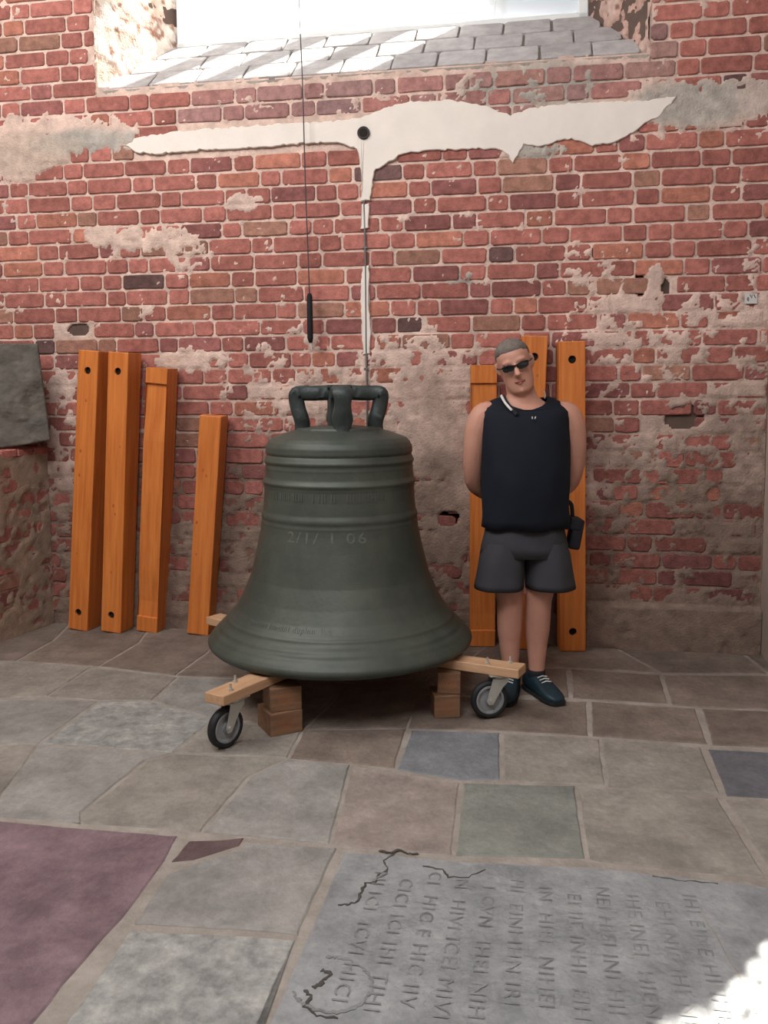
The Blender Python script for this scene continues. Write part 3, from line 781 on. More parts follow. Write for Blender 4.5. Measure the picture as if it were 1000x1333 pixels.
# ---------------------------------------------------------------- timber beams
def beam(bl, tl, wdt, dep, label, holes=(), notch=None, yaw=0.0, base_shift=0, group='varnished timber beams leaning on the brick wall'):
    # bl, tl: pixel of the centre of the front face at the foot (floor) and at the head
    p0 = fl(*bl)
    # front face of the head: wall plane minus depth
    u_, v_ = wuv(tl[0], tl[1], dep + .03); p1 = wpt(u_, v_, dep + .03)
    ax = (p1 - p0); Lb = ax.length; ax.normalize()
    side = U3.copy(); side = Matrix.Rotation(yaw, 3, 'Z') @ side
    side = (side - ax * side.dot(ax)).normalized(); fr = ax.cross(side) * 1.0
    if fr.y > 0: fr = -fr               # fr points to the camera
    bk_ = -fr
    mt = Matrix(((side.x, bk_.x, ax.x, p0.x), (side.y, bk_.y, ax.y, p0.y), (side.z, bk_.z, ax.z, p0.z + .004), (0, 0, 0, 1)))
    o = empty('timber_beam', mat=mt); tag(o, label, 'beam', group)
    bm = bmesh.new()
    if notch:
        pr = []
        a, b, dn = notch; 
        pts = [(0, 0), (0, b), (dn * .8, b + .006), (dn, b + .10), (dn*.25, b + .30), (0.0, b + .45), (0, Lb - a - .35), (dn*.6, Lb - a - .2), (dn, Lb - a - .006), (0, Lb - a), (0, Lb), (dep, Lb), (dep, 0)]
        loft(bm, [[(-wdt / 2, y, z) for y, z in pts], [(wdt / 2, y, z) for y, z in pts]])
        bmesh.ops.triangulate(bm, faces=[f for f in bm.faces if len(f.verts) > 4])
    else:
        add_box(bm, (0, dep / 2, Lb / 2), (wdt, dep, Lb), bev=.005, seg=2)
    bd = obj('timber', bm, M['wood'], o)
    for z in holes:
        z = z if z > 0 else Lb + z
        bmc = bmesh.new(); n = 20
        loft(bmc, [[(.022 * math.cos(k * 2 * PI / n), y, z + .022 * math.sin(k * 2 * PI / n)) for k in range(n)] for y in (-.02, .05)])
        cut = obj('cutter', bmc, None, o)
        md = bd.modifiers.new('b', 'BOOLEAN'); md.object = cut; md.operation = 'DIFFERENCE'; md.solver = 'EXACT'
        bpy.context.view_layer.update(); bake(bd); bpy.data.objects.remove(cut)
        bm = bmesh.new(); loft(bm, [[(r_ * math.cos(k * 2 * PI / n), y, z + r_ * math.sin(k * 2 * PI / n)) for k in range(n)] for r_, y in ((.0215, .049), (.0215, .012), (.017, .010), (.017, .02))])
        obj('bolt_hole_shade', bm, M['hole'], o)  # dark plug that paints the shade inside the drilled hole
    rr = random.Random(int(bl[0]))
    bm = bmesh.new()
    for _ in range(4):
        z = rr.uniform(.2, Lb - .2); x = rr.uniform(-wdt * .35, wdt * .35); yk = -.0006
        if notch: yk = (notch[2] * .45); continue
        n = 8; r_ = rr.uniform(.004, .008)
        loft(bm, [[(x + r_ * math.cos(k * 2 * PI / n), y, z + r_ * 1.5 * math.sin(k * 2 * PI / n)) for k in range(n)] for y in (.002, yk)])
    if len(bm.verts): obj('knot', bm, M['wood_end'], o)
    else: bm.free()
    return o
beam((101, 821), (115, 457), .137, .15, 'leftmost varnished orange timber beam with a bolt hole near each end', (.115, -.12), yaw=-.10)
beam((144, 824), (154, 459), .137, .15, 'second orange timber beam from the left, with a bolt hole near each end', (.11, -.115), yaw=-.10)
beam((191, 823), (204, 480), .137, .14, 'orange timber beam with recessed face and no holes, third from the left', (), notch=(.09, .09, .018), yaw=-.06)
beam((257, 827), (274, 542), .135, .13, 'shortest orange timber beam, leaning left of the bell', (), yaw=.02)
beam((628, 842), (630, 476), .145, .13, 'orange timber beam with stepped head between the bell and the standing man', (), notch=(.10, .09, .014), yaw=.10)
beam((680, 846), (697, 438), .138, .13, 'tallest orange timber beam, mostly hidden behind the standing man', (-.115,), yaw=.10)
beam((746, 849), (745, 445), .145, .13, 'rightmost orange timber beam with a bolt hole near each end', (.115, -.10), yaw=.12)

# ---------------------------------------------------------------- bell
BC = Vector((-.217, 4.28, 0)); HB = .252
bell = empty('church_bell', (BC.x, BC.y, HB))
tag(bell, 'large green-grey bronze church bell with crown standing on a wheeled wooden dolly', 'bell')
def bp(hw, y): 
    z = at(444, y, 4.28).z - HB; return hw, z
K = 4.28 / F_PX * .990
prof_px = [(80, 566), (88, 569), (93, 574), (96, 580), (96.5, 587), (95, 590), (96.5, 593), (98, 597), (96.5, 601), (97, 612), (97.5, 618), (99.5, 622), (100, 626), (98.5, 630), (99, 645), (100.5, 660), (102.5, 665), (102, 670), (104, 685), (108, 704), (113, 724), (118, 743), (128, 766), (137, 782), (147, 794), (153, 801), (158, 805), (160.5, 809)]
prof = [(hw * K, at(444, y, 4.28).z - HB) for hw, y in prof_px]
zt = prof[0][1]
outer = [(.0, zt + .03), (.17, zt + .03), (.21, zt + .026), (.26, zt + .012)] + prof
zl = prof[-1][1]
low_ = [(.612, zl - .018), (.630, zl - .036), (.642, zl - .052), (.645, zl - .064), (.640, .022), (.622, .006), (.595, 0.0), (.56, .008)]
print('zl', zl)
dense = []
body_ = [outer[3]] + prof + low_[:4]
for a_, b_ in zip(body_, body_[1:]):
    k_ = max(1, int(math.hypot(a_[0] - b_[0], a_[1] - b_[1]) / .005))
    for i_ in range(k_): dense.append((a_[0] + (b_[0] - a_[0]) * i_ / k_, a_[1] + (b_[1] - a_[1]) * i_ / k_))
zy = lambda y: at(444, y, 4.28).z - HB
bumps = [(zy(602)-(-.012), .006, .007), (zy(606), .003, .004), (zy(624), .008, .006), (zy(630), .004, .004), (zy(668), .005, .007), (zy(675), .003, .004), (.152, .008, .008), (.167, .003, .004), (.088, .006, .008)]
dense = [(r_ + .62 * sum(a_ * math.exp(-((z_ - b_) / c_) ** 2) for b_, a_, c_ in bumps), z_) for r_, z_ in dense]
outer = outer[:3] + dense + low_[3:]
outer = [p for p in outer]
zl = prof[-1][1]
print('bell lip z', zl)
inner = [(.53, .06), (.46, .18), (.37, .38), (.33, .6), (.31, .85), (.28, zt - .05), (0, zt - .04)]
bm = bmesh.new(); lathe(bm, [(max(r, .0005), z) for r, z in outer + inner], 96)
bmesh.ops.remove_doubles(bm, verts=bm.verts, dist=.0008)
bb_ = obj('bell_body', bm, M['bronze'], bell); sharp(bb_, 50)
def r_at(z):
    o = sorted([(z_, r_) for r_, z_ in outer if r_ > .2], key=lambda t: t[0]); return float(np.interp(z, [t[0] for t in o], [t[1] for t in o]))
def wrap_text(s, size, zc, px0, depth, m, name, tilt=0, space=1.0):
    me = text_mesh(s, size, .0); 
    dphi = None
    bm = bmesh.new(); bm.from_mesh(me)
    fs = list(bm.faces); ex = bmesh.ops.extrude_face_region(bm, geom=fs); 
    nv_ = {v for v in ex['geom'] if isinstance(v, bmesh.types.BMVert)}
    r0 = r_at(zc); ph0 = -PI / 2 + math.asin(max(-.98, min(.98, (px0 - 444) / 169 * .63 / r0)))
    for v_ in bm.verts:
        x, y = v_.co.x * space, v_.co.y; z = zc + y + tilt * x; ph = ph0 + x / r0; r_ = r_at(z) + (depth if v_ in nv_ else -.002)
        v_.co = Vector((r_ * math.cos(ph), r_ * math.sin(ph), z))
    return obj(name, bm, m, bell)
z_of = lambda y: at(444, y, 3.72).z - HB
wrap_text('mnuinu iunuint dupinn  iun', .034, .180, 338, .0032, M['letter'], 'inscription', space=1.0)['kind'] = 'stuff'
wrap_text('III IIIII IIII   I III II   III II IHIIII', .052, .735, 365, .0028, M['letter'], 'inscription', space=.8)['kind'] = 'stuff'
wrap_text('2/1/ 1 06', .068, .552, 383, .0008, M['chalk'], 'chalk_mark', space=1.35)['kind'] = 'stuff'
# crown
bm = bmesh.new()
n = 20
loft(bm, [[(r_ * math.cos(k * 2 * PI / n), r_ * math.sin(k * 2 * PI / n), z) for k in range(n)] for r_, z in ((.215, zt + .012), (.205, zt + .035), (.10, zt + .045))])
obj('crown_base', bm, M['bronze'], bell, smooth=False)
ct = at(444, 502, 4.28).z - HB
def crown_arm(phi, wid=.062):
    c, s_ = math.cos(phi), math.sin(phi); pts = smoothpath([(.03, 0, ct - .032), (.12, 0, ct - .036), (.185, 0, ct - .036), (.205, 0, ct - .048), (.196, 0, ct - .11), (.178, 0, ct - .17), (.178, 0, zt + .02)], 5)
    bm = bmesh.new(); rings = []
    for i, p in enumerate(pts):
        t = (pts[min(i + 1, len(pts) - 1)] - pts[max(i - 1, 0)]).normalized(); nn = Vector((-t.z, 0, t.x)); hh = .036; ww = wid / 2 * (1 + .12 * math.sin(i * .6))
        a = [(1, .55), (.6, 1), (-.6, 1), (-1, .55), (-1, -.55), (-.6, -1), (.6, -1), (1, -.55)]
        rings.append([(lambda q_: (q_.x * c - q_.y * s_, q_.x * s_ + q_.y * c, q_.z))(p + nn * (hh * x) + Vector((0, 1, 0)) * (ww * y)) for x, y in a])
    loft(bm, rings); return sharp(obj('crown_arm', bm, M['bronze_dark'], bell), 50)
th = math.radians(8)
for k in range(4): crown_arm(th + k * PI / 2, .085 if k % 2 else .07)
bm = bmesh.new(); add_box(bm, (0, 0, ct - .10), (.105, .085, .2), rot=Matrix.Rotation(th, 3, 'Z'), bev=.008)
add_box(bm, (0, 0, ct - .006), (.12, .11, .02), rot=Matrix.Rotation(th, 3, 'Z'), bev=.006)
obj('crown_post', bm, M['bronze_dark'], bell)

# ---------------------------------------------------------------- dolly
dl = empty('bell_dolly', (BC.x, BC.y, 0)); tag(dl, 'wooden cross dolly on four swivel castors under the bell', 'dolly')
TOPZ = .250; TH = .042
def plank(dx, dy, r0, L_, wd, wheel_r, swing, m='pine'):
    d = Vector((dx, dy, 0)).normalized(); s_ = Vector((-d.y, d.x, 0)); a = math.atan2(d.y, d.x)
    bm = bmesh.new(); add_box(bm, (0, 0, 0), (L_ - r0, wd, TH), bev=.003)
    pl = obj('plank', bm, M[m], dl, tuple(d * ((L_ + r0) / 2) + Vector((0, 0, TOPZ - TH / 2)))); pl.rotation_euler = (0, 0, a)
    # threaded bolts with nuts through the plank
    for bx in (-.045, .045):
        for by in (-.028, .028):
            if bx * by < 0 : continue
            bm = bmesh.new(); x = wheel_r - (L_ + r0) / 2 + bx
            tube(bm, [(x, by, TH / 2 - .001), (x, by, TH / 2 + .030)], .005, 8)
            n = 6; loft(bm, [[(x + .010 * math.cos(k * PI / 3), by + .010 * math.sin(k * PI / 3), z) for k in range(6)] for z in (TH / 2, TH / 2 + .009)])
            obj('bolt', bm, M['steel'], pl)
    # castor
    c = empty('caster', tuple(d * wheel_r)); c.parent = dl; c.rotation_euler = (0, 0, swing)
    WR = .088; zt_ = TOPZ - TH; tr_l = .045
    bm = bmesh.new(); add_box(bm, (0, 0, zt_ - .003), (.11, .09, .005), bev=.001)
    n = 20; loft(bm, [[(r_ * math.cos(k * 2 * PI / n), r_ * math.sin(k * 2 * PI / n), z) for k in range(n)] for r_, z in ((.036, zt_ - .006), (.038, zt_ - .014), (.030, zt_ - .022))])
    obj('swivel_plate', bm, M['steel'], c)
    bm = bmesh.new()
    for sg in (-1, 1):                         # fork cheeks
        pf = [(.036, zt_ - .018), (-.036, zt_ - .018), (-.045, zt_ - .05), (-tr_l - .020, WR + .0), (-tr_l - .010, WR - .018), (-tr_l + .010, WR - .018), (-tr_l + .022, WR + .006), (.010, zt_ - .06), (.036, zt_ - .035)]
        loft(bm, [[(x, sg * .026, z) for x, z in pf], [(x, sg * .030, z) for x, z in pf]])
    add_box(bm, (0, 0, zt_ - .020), (.07, .06, .005))
    tube(bm, [(-tr_l, -.036, WR), (-tr_l, .036, WR)], .009, 12, up=(0, 0, 1))
    obj('fork', bm, M['steel'], c)
    n = 36
    def ring(bm, prof_): 
        rings = [[(-tr_l + r_ * math.cos(k * 2 * PI / n), y, WR + r_ * math.sin(k * 2 * PI / n)) for k in range(n)] for r_, y in prof_]
        loft(bm, rings + [rings[0]], cap=False)
    bm = bmesh.new(); ring(bm, [(.066, -.016), (.074, -.020), (.083, -.016), (WR - .001, -.007), (WR - .001, .007), (.083, .016), (.074, .020), (.066, .016)])
    obj('tyre', bm, M['rubber'], c, smooth=True)
    bm = bmesh.new(); ring(bm, [(.067, -.014), (.064, -.017), (.056, -.017), (.052, -.008), (.052, .008), (.056, .017), (.064, .017), (.067, .014)])
    ring(bm, [(.052, -.005), (.022, -.007), (.022, .007), (.052, .005)])
    ring(bm, [(.022, -.02), (.009, -.02), (.009, .02), (.022, .02)])
    sharp(obj('hub', bm, M['hub'], c), 40)
    return c
plank(-.538, -.843, .34, .90, .105, .785, math.radians(50))
plank(.83, -.415, .40, .93, .105, .82, math.radians(12))
plank(-.81, .59, .34, .91, .105, .70, math.radians(180), 'pine')
plank(.55, .83, .34, .84, .105, .70, math.radians(60))
bm = bmesh.new(); add_box(bm, (0, 0, TOPZ - TH / 2 - .012), (.42, .42, TH - .024), rot=Matrix.Rotation(math.radians(58), 3, 'Z'), bev=.003)
obj('centre_board', bm, M['pine_old'], dl)
for dx, dy in ((-.538, -.843), (.83, -.415), (-.72, .36), (.55, .83)):
    d = Vector((dx, dy, 0)).normalized(); a = math.atan2(d.y, d.x)
    bm = bmesh.new(); add_box(bm, tuple(d * .20 + Vector((0, 0, TOPZ - TH / 2))), (.36, .10, TH), rot=Matrix.Rotation(a, 3, 'Z'), bev=.002)
    if abs(dy) > .8 and dy < 0: obj('cross_member', bm, M['pine_old'], dl)
    else: bm.free()
def block(x, y, z0, sx, sy, sz, rz, label):
    o = empty('timber_block', (x, y, z0), rz); tag(o, label, 'block', 'timber blocks cribbed under the bell')
    bm = bmesh.new(); add_box(bm, (0, 0, sz / 2), (sx, sy, sz), bev=.004, seg=2); obj('block_body', bm, M['pine_old'], o)
    bm = bmesh.new()
    for k, r_ in enumerate((.012, .022, .032)):
        n = 20; pts = [(r_ * math.cos(j * 2 * PI / n), -sy / 2 - .0006, sz / 2 + r_ * .8 * math.sin(j * 2 * PI / n)) for j in range(n + 1)]
        tube(bm, pts, .0007, 4)
    obj('growth_rings', bm, M['wood_end'], o)
block(-.465, 3.79, 0, .15, .16, .100, math.radians(28), 'lower timber block beside the left front castor')
block(-.455, 3.80, .1005, .14, .15, .105, math.radians(20), 'upper timber block under the bell rim beside the left front castor')
block(.275, 3.97, 0, .12, .14, .105, math.radians(6), 'lower timber block left of the right castor')
block(.295, 3.98, .1055, .105, .12, .100, math.radians(-4), 'upper timber block under the bell rim left of the right castor')

# ---------------------------------------------------------------- standing man
MX, MY = .68, 4.235
man = empty('person', (MX, MY, 0))
tag(man, 'person in a black sleeveless top, grey shorts and sunglasses standing with hands behind the back', 'person')
def ell(cx, cy, cz, rx, ry, n=24, p=1.0, dz=None):
    out_ = []
    for k in range(n):
        a = k * 2 * PI / n; c, s_ = math.cos(a), math.sin(a)
        x = math.copysign(abs(c) ** p, c) * rx; y = math.copysign(abs(s_) ** p, s_) * ry
        out_.append((cx + x, cy + y, cz + (dz(a) if dz else 0)))
    return out_
bm = bmesh.new()
T = [(.74, 0, .165, .115, 0), (.84, 0, .175, .125, 0), (.93, 0, .180, .135, -.008), (1.03, 0, .185, .145, -.014), (1.13, -.002, .187, .145, -.012), (1.23, -.004, .190, .135, -.006), (1.31, -.006, .190, .122, 0), (1.37, -.008, .175, .105, .005), (1.41, -.010, .135, .078, .012), (1.44, -.014, .088, .066, .010), (1.47, -.020, .066, .064, .004)]
loft(bm, [ell(cx, cy, z, rx, ry, 28, .9) for z, cx, rx, ry, cy in T])
HT = math.radians(-17)          # head tilt about the view axis
hc_ = Vector((-.055, -.015, 1.600))
HR = Matrix.Translation(hc_) @ Matrix.Rotation(HT, 4, 'Y') @ Matrix.Rotation(math.radians(-8), 4, 'Z') @ Matrix.Rotation(math.radians(6), 4, 'X')
def hp(x, y, z): return HR @ Vector((x, y, z))
# neck
tube(bm, [(-.012, .012, 1.40), (-.018, .006, 1.46), (-.030, .0, 1.50), hp(0, .012, -.03)], [(.074, .078), (.070, .070), (.067, .066), (.064, .062)], 20, up=(1, 0, 0))
# head: rings from chin to crown in head space (z, half width, front y, back y)
HRG = [(-.132, .026, -.066, -.020), (-.126, .043, -.082, .0), (-.112, .057, -.091, .03), (-.090, .066, -.093, .062), (-.06, .071, -.092, .082), (-.03, .073, -.091, .092), (0, .0765, -.090, .098), (.03, .0785, -.092, .101), (.06, .077, -.088, .100), (.085, .070, -.076, .092), (.105, .056, -.056, .076), (.118, .036, -.032, .052), (.124, .012, -.005, .018)]
rings = []
for z, hw, fy_, by_ in HRG:
    cy_ = (fy_ + by_) / 2; ry_ = (by_ - fy_) / 2
    rings.append([tuple(hp(x, y, z_)) for x, y, z_ in ell(0, cy_, z, hw, ry_, 28, .92)])
loft(bm, rings)
# nose, brow, lips, ears, eye mounds
tube(bm, [hp(0, -.085, .024), hp(0, -.104, -.005), hp(0, -.119, -.028), hp(0, -.100, -.040)], [.009, .012, .016, .011], 12)
for s_ in (-1, 1):
    tube(bm, [hp(s_ * .012, -.096, -.034), hp(s_ * .014, -.088, -.036)], [.010, .008], 8)
    tube(bm, [hp(s_ * .010, -.088, .030), hp(s_ * .032, -.086, .034), hp(s_ * .055, -.072, .028)], [.007, .009, .006], 8)
    tube(bm, [hp(s_ * .030, -.080, .010), hp(s_ * .030, -.088, .010)], [.014, .010], 10)
    tube(bm, [hp(s_ * .074, .004, -.030), hp(s_ * .082, .008, -.018), hp(s_ * .088, .014, .008), hp(s_ * .086, .014, .026), hp(s_ * .077, .004, .030)], [.006, .009, .010, .010, .006], 8)
tube(bm, [hp(-.026, -.083, -.064), hp(-.010, -.095, -.060), hp(0, -.096, -.062), hp(.010, -.095, -.060), hp(.026, -.083, -.064)], [.003, .006, .006, .006, .003], 8)
tube(bm, [hp(-.022, -.083, -.070), hp(0, -.094, -.074), hp(.022, -.083, -.070)], [.004, .007, .004], 8)
tube(bm, [hp(-.012, -.078, -.108), hp(0, -.086, -.110), hp(.012, -.078, -.108)], [.012, .015, .012], 8)
# arms, hands behind the back
def hand(bm, base, dirv, s_, roll_=0):
    d = Vector(dirv).normalized(); up_ = Vector((0, 0, 1)); sd = d.cross(up_).normalized(); nrm = sd.cross(d)
    b = Vector(base)
    rings = []
    for t, wv, tv in ((0, .027, .021), (.03, .038, .019), (.065, .042, .017), (.09, .040, .013)):
        rings.append([b + d * t + nrm * (wv * math.cos(k * PI / 6)) + sd * (tv * math.sin(k * PI / 6)) for k in range(12)])
    loft(bm, rings)
    for i, (off_, ln) in enumerate(((-.030, .058), (-.010, .070), (.010, .074), (.029, .066))):
        p0 = b + d * .08 + nrm * off_; p1 = p0 + d * ln * .5 + sd * (.006 * s_); p2 = p0 + d * ln * .85 + sd * (.022 * s_); p3 = p0 + d * ln * .95 + sd * (.036 * s_)
        tube(bm, [p0, p1, p2, p3], [.0095, .009, .0085, .007], 8)
    q0 = b + d * .02 + nrm * .030; tube(bm, [q0, q0 + nrm * .026 + d * .02, q0 + nrm * .034 + d * .05], [.013, .011, .009], 8)
for s_ in (-1, 1):
    yo = .0
    pts = smoothpath([(s_ * .150, .004, 1.385), (s_ * .200, .004, 1.365), (s_ * .228, .006, 1.30), (s_ * .243, .020, 1.20), (s_ * .245, .055, 1.09), (s_ * .225, .105, 1.02), (s_ * .15, .165, .965), (s_ * .075, .188, .93)], 4)
    key = [(0, .050), (.14, .062), (.28, .062), (.42, .054), (.58, .046), (.72, .046), (.88, .037), (1, .028)]
    tube(bm, pts, [interp(key, i / (len(pts) - 1)) for i in range(len(pts))], 16)
    hand(bm, (s_ * .082, .188 + (.020 if s_ > 0 else -.004), .93), (-s_, .0, -.28), s_)
# legs and feet
for s_, fx in ((-1, -.064), (1, .066)):
    kx = s_ * .069
    pts = smoothpath([(s_ * .085, .0, .80), (s_ * .088, -.002, .70), (s_ * .080, -.004, .58), (kx, -.006, .46), (kx - s_ * .001, .006, .36), (kx - s_ * .002, .012, .27), (fx, .008, .15), (fx, .006, .085)], 4)
    key = [(0, .098), (.14, .092), (.29, .078), (.43, .063), (.55, .063), (.66, .060), (.86, .041), (1, .038)]
    tube(bm, pts, [interp(key, i / (len(pts) - 1)) for i in range(len(pts))], 18)
    fd = Vector((s_ * .32 + .05, -1, 0)).normalized()
    c = Vector((fx, .01, 0))
    tube(bm, [c - fd * .04 + Vector((0, 0, .048)), c + Vector((0, 0, .055)), c + fd * .08 + Vector((0, 0, .044)), c + fd * .14 + Vector((0, 0, .034)), c + fd * .18 + Vector((0, 0, .030))], [(.030, .030), (.036, .036), (.030, .038), (.020, .040), (.014, .026)], 14, up=(0, 0, 1))
body = obj('body', bm, M['skin'], man)
md = body.modifiers.new('r', 'REMESH'); md.mode = 'VOXEL'; md.voxel_size = .0065
md = body.modifiers.new('s', 'SMOOTH'); md.factor = .5; md.iterations = 3
bpy.context.view_layer.update(); bake(body)
body.data.materials.clear(); body.data.materials.append(M['skin'])
for p in body.data.polygons: p.use_smooth = True
# hair: short grey cap
bm = bmesh.new(); rings = []
for z, hw, fy_, by_ in [(-.045, .062, .062, .098), (-.015, .079, .030, .102), (.015, .0825, .014, .105), (.045, .0835, -.030, .107), (.068, .081, -.078, .105), (.090, .073, -.080, .096), (.109, .059, -.059, .080), (.122, .039, -.035, .055), (.130, .012, -.006, .020)]:
    cy_ = (fy_ + by_) / 2; ry_ = (by_ - fy_) / 2
    rings.append([tuple(hp(x + mnoise.noise(Vector((x, y, z)) * 60) * .002, y + mnoise.noise(Vector((y, x, z)) * 70) * .002, z_)) for x, y, z_ in ell(0, cy_, z, hw, ry_, 32, .95)])
loft(bm, rings); hr = obj('hair', bm, M['hair'], man, smooth=True); hr['label'] = 'short grey hair'
bm = bmesh.new()
tube(bm, [hp(-.025, -.089, -.066), hp(-.010, -.098, -.063), hp(0, -.099, -.065), hp(.010, -.098, -.063), hp(.025, -.089, -.066)], [.002, .0045, .0045, .0045, .002], 8)
tube(bm, [hp(-.022, -.089, -.070), hp(0, -.098, -.073), hp(.022, -.089, -.070)], [.002, .0055, .002], 8)
obj('lips', bm, M['lips'], man, smooth=True)
# sunglasses
gl_ = empty('sunglasses'); gl_.parent = man
for s_ in (-1, 1):
    bm = bmesh.new(); n = 16
    lens = [(s_ * .034 + .029 * math.copysign(abs(math.cos(k * 2 * PI / n)) ** .8, math.cos(k * 2 * PI / n)), .016 * math.copysign(abs(math.sin(k * 2 * PI / n)) ** .8, math.sin(k * 2 * PI / n))) for k in range(n)]
    def yy(x): return -.108 + abs(x) ** 2 * 5
    loft(bm, [[tuple(hp(x, yy(x) + dy, .006 + z)) for x, z in lens] for dy in (.003, -.002)])
    obj('lens', bm, M['lens'], gl_)
    bm = bmesh.new(); tube(bm, [hp(s_ * .060, yy(.062), .012), hp(s_ * .074, -.080, .014), hp(s_ * .085, -.02, .012), hp(s_ * .086, .020, .010)], .0028, 6); obj('temple', bm, M['black'], gl_)
bm = bmesh.new(); tube(bm, [hp(-.062, -.091, .017), hp(-.034, -.104, .021), hp(0, -.112, .013), hp(.034, -.104, .021), hp(.062, -.091, .017)], .0035, 8); obj('bridge', bm, M['black'], gl_)
# tank top
bm = bmesh.new()
TT = [(.828, 0, .208, .148, -.006), (.87, 0, .205, .150, -.008), (.95, 0, .203, .158, -.012), (1.04, 0, .206, .163, -.016), (1.13, 0, .208, .160, -.014), (1.22, -.003, .209, .150, -.008), (1.30, -.006, .210, .138, -.002), (1.345, -.006, .213, .128, .002), (1.385, -.006, .214, .114, .004), (1.412, -.008, .198, .100, .006), (1.430, -.008, .165, .092, .008)]
rings = []
def fold(a, z): return 1 + .018 * math.sin(5 * a + z * 11) + .014 * math.sin(9 * a - z * 19)
for z, cx, rx, ry, cy in TT:
    pts = ell(cx, cy, z, rx, ry, 48, .88); k_ = max(0, min(1, (1.38 - z) / .3)); o_ = []
    for i, (x, y, z_) in enumerate(pts):
        f_ = 1 + (fold(i * 2 * PI / 48, z) - 1) * k_; o_.append((cx + (x - cx) * f_, cy + (y - cy) * f_, z_ + (.006 * math.sin(i * .8) if z < .84 else 0)))
    rings.append(o_)
def dip(a): s_ = -math.sin(a); return -.060 * max(0, s_) ** 1.1 - .012 * max(0, -s_)
rings.append(ell(-.006, .0, 1.452, .112, .096, 48, 1.0, dz=dip))
rings.append(ell(-.006, .0, 1.447, .106, .090, 48, 1.0, dz=dip))
# pull ring before the neckline down at the front as well
rings[10] = [(x, y, z + (.72 * dip(i * 2 * PI / 48))) for i, (x, y, z) in enumerate(rings[10])]
rings[9] = [(x, y, z + (.50 * dip(i * 2 * PI / 48))) for i, (x, y, z) in enumerate(rings[9])]
rings[8] = [(x, y, z + (.20 * dip(i * 2 * PI / 48))) for i, (x, y, z) in enumerate(rings[8])]
loft(bm, rings, cap=False)
tk = obj('tank_top', bm, M['tank'], man, smooth=True)
md = tk.modifiers.new('s', 'SOLIDIFY'); md.thickness = .004; md.offset = 1; bake(tk)
bm = bmesh.new()
for dx in (-.006, .006): tube(bm, [(.012 + dx, -.152, 1.352), (.014 + dx * 1.3, -.150, 1.362)], .0028, 6)
lg = obj('emblem', bm, M['white'], tk)
# shorts
bm = bmesh.new()
def sh_ring(cx, cy, z, rx, ry, ph): 
    return [(cx + (x - cx) * (1 + .025 * math.sin(4 * i * 2 * PI / 36 + ph)), cy + (y - cy) * (1 + .03 * math.sin(5 * i * 2 * PI / 36 + ph)), z_) for i, (x, y, z_) in enumerate(ell(cx, cy, z, rx, ry, 36, .88))]
loft(bm, [sh_ring(0, 0, .85, .186, .135, 0), sh_ring(0, 0, .80, .196, .142, 0), sh_ring(0, 0, .74, .207, .146, 1), sh_ring(0, .0, .69, .213, .142, 1)], cap=True)
for s_ in (-1, 1):
    loft(bm, [sh_ring(s_ * .098, 0, .76, .095, .132, s_), sh_ring(s_ * .107, 0, .70, .110, .143, s_), sh_ring(s_ * .113, 0, .63, .114, .142, s_ + .5), sh_ring(s_ * .121, 0, .56, .119, .145, s_ + .8), sh_ring(s_ * .124, 0, .532, .121, .146, s_ + 1), sh_ring(s_ * .122, 0, .534, .110, .132, s_ + 1), sh_ring(s_ * .110, 0, .62, .100, .12, s_ + .5)], cap=False)
sh = obj('shorts', bm, M['shorts'], man, smooth=True)
bm = bmesh.new(); add_box(bm, (0, 0, .846), (.1, .1, .01)); bm.free()
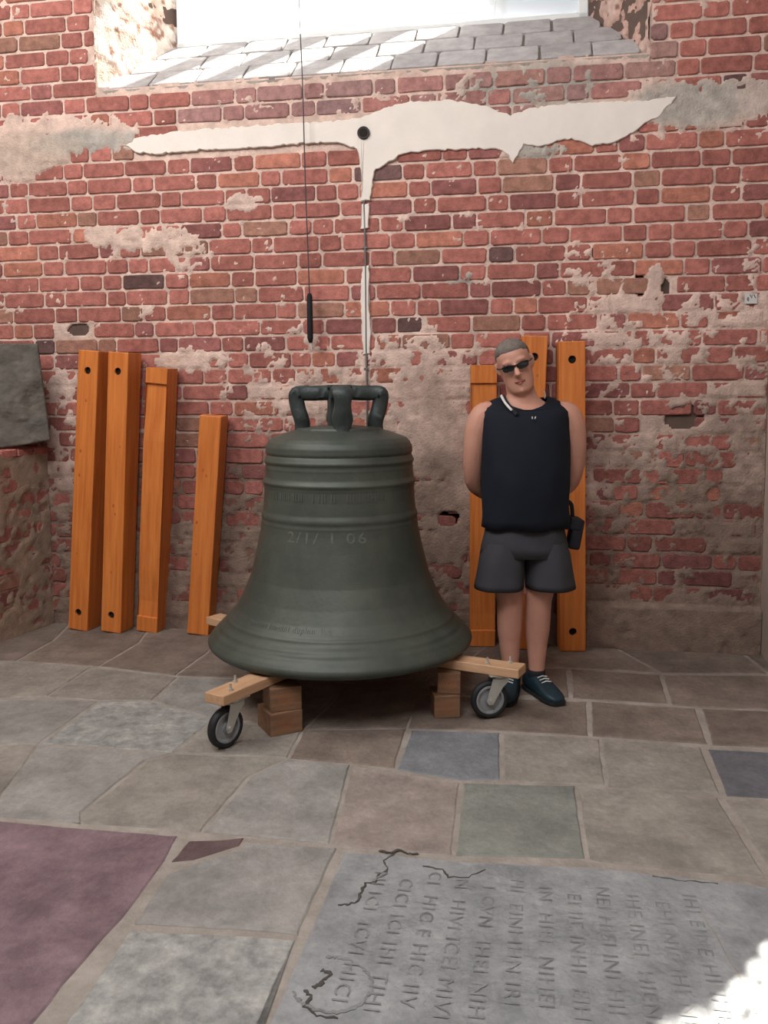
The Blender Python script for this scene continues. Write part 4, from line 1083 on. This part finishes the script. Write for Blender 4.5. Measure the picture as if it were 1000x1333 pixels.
# shoes and socks
for s_, fx in ((-1, -.064), (1, .066)):
    fd = Vector((s_ * .32 + .05, -1, 0)).normalized(); sdv = Vector((-fd.y, fd.x, 0)); c = Vector((fx, .01, 0))
    st_ = [(-.085, .026, .012, .070), (-.075, .038, .008, .088), (-.04, .046, .006, .100), (.0, .048, .006, .104), (.04, .047, .006, .098), (.08, .048, .006, .084), (.12, .052, .006, .068), (.16, .050, .006, .056), (.195, .040, .008, .048), (.215, .022, .012, .036)]
    bm = bmesh.new(); rings = []
    for t, wv, z0_, z1_ in st_:
        rings.append([tuple(c + fd * t + sdv * (wv * math.copysign(abs(math.cos(k * 2 * PI / 20)) ** .75, math.cos(k * 2 * PI / 20))) + Vector((0, 0, (z0_ + z1_) / 2 + (z1_ - z0_) / 2 * math.copysign(abs(math.sin(k * 2 * PI / 20)) ** .75, math.sin(k * 2 * PI / 20))))) for k in range(20)])
    loft(bm, rings); sho = obj('shoe', bm, M['shoe'], man, smooth=True)
    bm = bmesh.new(); rings = []
    for t, wv, z0_, z1_ in st_:
        w2 = wv + .003
        rings.append([tuple(c + fd * (t * 1.02) + sdv * (a_ * w2) + Vector((0, 0, b__))) for a_, b__ in ((-.9, .001), (.9, .001), (1, .008), (1, .020), (-1, .020), (-1, .008))])
    loft(bm, rings); obj('sole', bm, M['rubber'], sho)
    bm = bmesh.new()
    for t in (.055, .075, .095): tube(bm, [c + fd * t + sdv * x + Vector((0, 0, z)) for x, z in ((-.026, interp([(.04, .098), (.1, .078)], t)), (0, interp([(.04, .104), (.1, .084)], t)), (.026, interp([(.04, .098), (.1, .078)], t)))], .0032, 6)
    obj('laces', bm, M['white'], sho)
    bm = bmesh.new(); loft(bm, [ell(fx, .008, .07, .043, .045, 20), ell(fx, .008, .10, .043, .044, 20), ell(fx, .008, .118, .043, .044, 20), ell(fx, .008, .118, .040, .040, 20)], cap=False)
    obj('sock', bm, M['black'], man, smooth=True)
# strap round the neck (black with a white stripe) and collar glint
bm = bmesh.new(); pth = smoothpath([(-.105, .04, 1.452), (-.112, -.01, 1.455), (-.110, -.05, 1.440), (-.098, -.083, 1.415), (-.080, -.105, 1.392), (-.06, -.122, 1.37)], 4)
tube(bm, pth, [(.004, .011)] * len(pth), 8, up=(-.5, -.5, .7)); ns = obj('neck_strap', bm, M['black'], man, smooth=True)
bm = bmesh.new(); pth2 = [p + Vector((-.008, -.006, .004)) for p in pth[3:-3]]
tube(bm, pth2, [(.003, .006)] * len(pth2), 8, up=(-.5, -.5, .7)); obj('stripe', bm, M['white'], ns, smooth=True)
bm = bmesh.new(); pth = smoothpath([(.086, -.01, 1.478), (.085, -.035, 1.462), (.080, -.055, 1.445)], 3); tube(bm, pth, .004, 8); cb = obj('collar_clasp', bm, M['steel'], man)
# pouch hanging at the hip
pc = empty('hip_pouch', (MX + .236, MY + .02, .69)); tag(pc, 'small black pouch hanging at the right-hand side of the standing man', 'pouch')
bm = bmesh.new(); add_box(bm, (0.012, 0, .10), (.055, .10, .15), rot=Matrix.Rotation(math.radians(10), 3, 'Y'), bev=.012, seg=2); obj('pouch_body', bm, M['black'], pc, smooth=True)
bm = bmesh.new(); add_box(bm, (0.008, -.002, .150), (.060, .106, .06), rot=Matrix.Rotation(math.radians(10), 3, 'Y'), bev=.010, seg=2); obj('flap', bm, M['black'], pc)
bm = bmesh.new(); tube(bm, smoothpath([(0, .0, .16), (-.008, -.02, .22), (-.015, -.03, .245), (-.03, -.03, .26)], 3), [(.003, .010)] * 10, 8); obj('strap', bm, M['black'], pc)
bpy.context.view_layer.update()
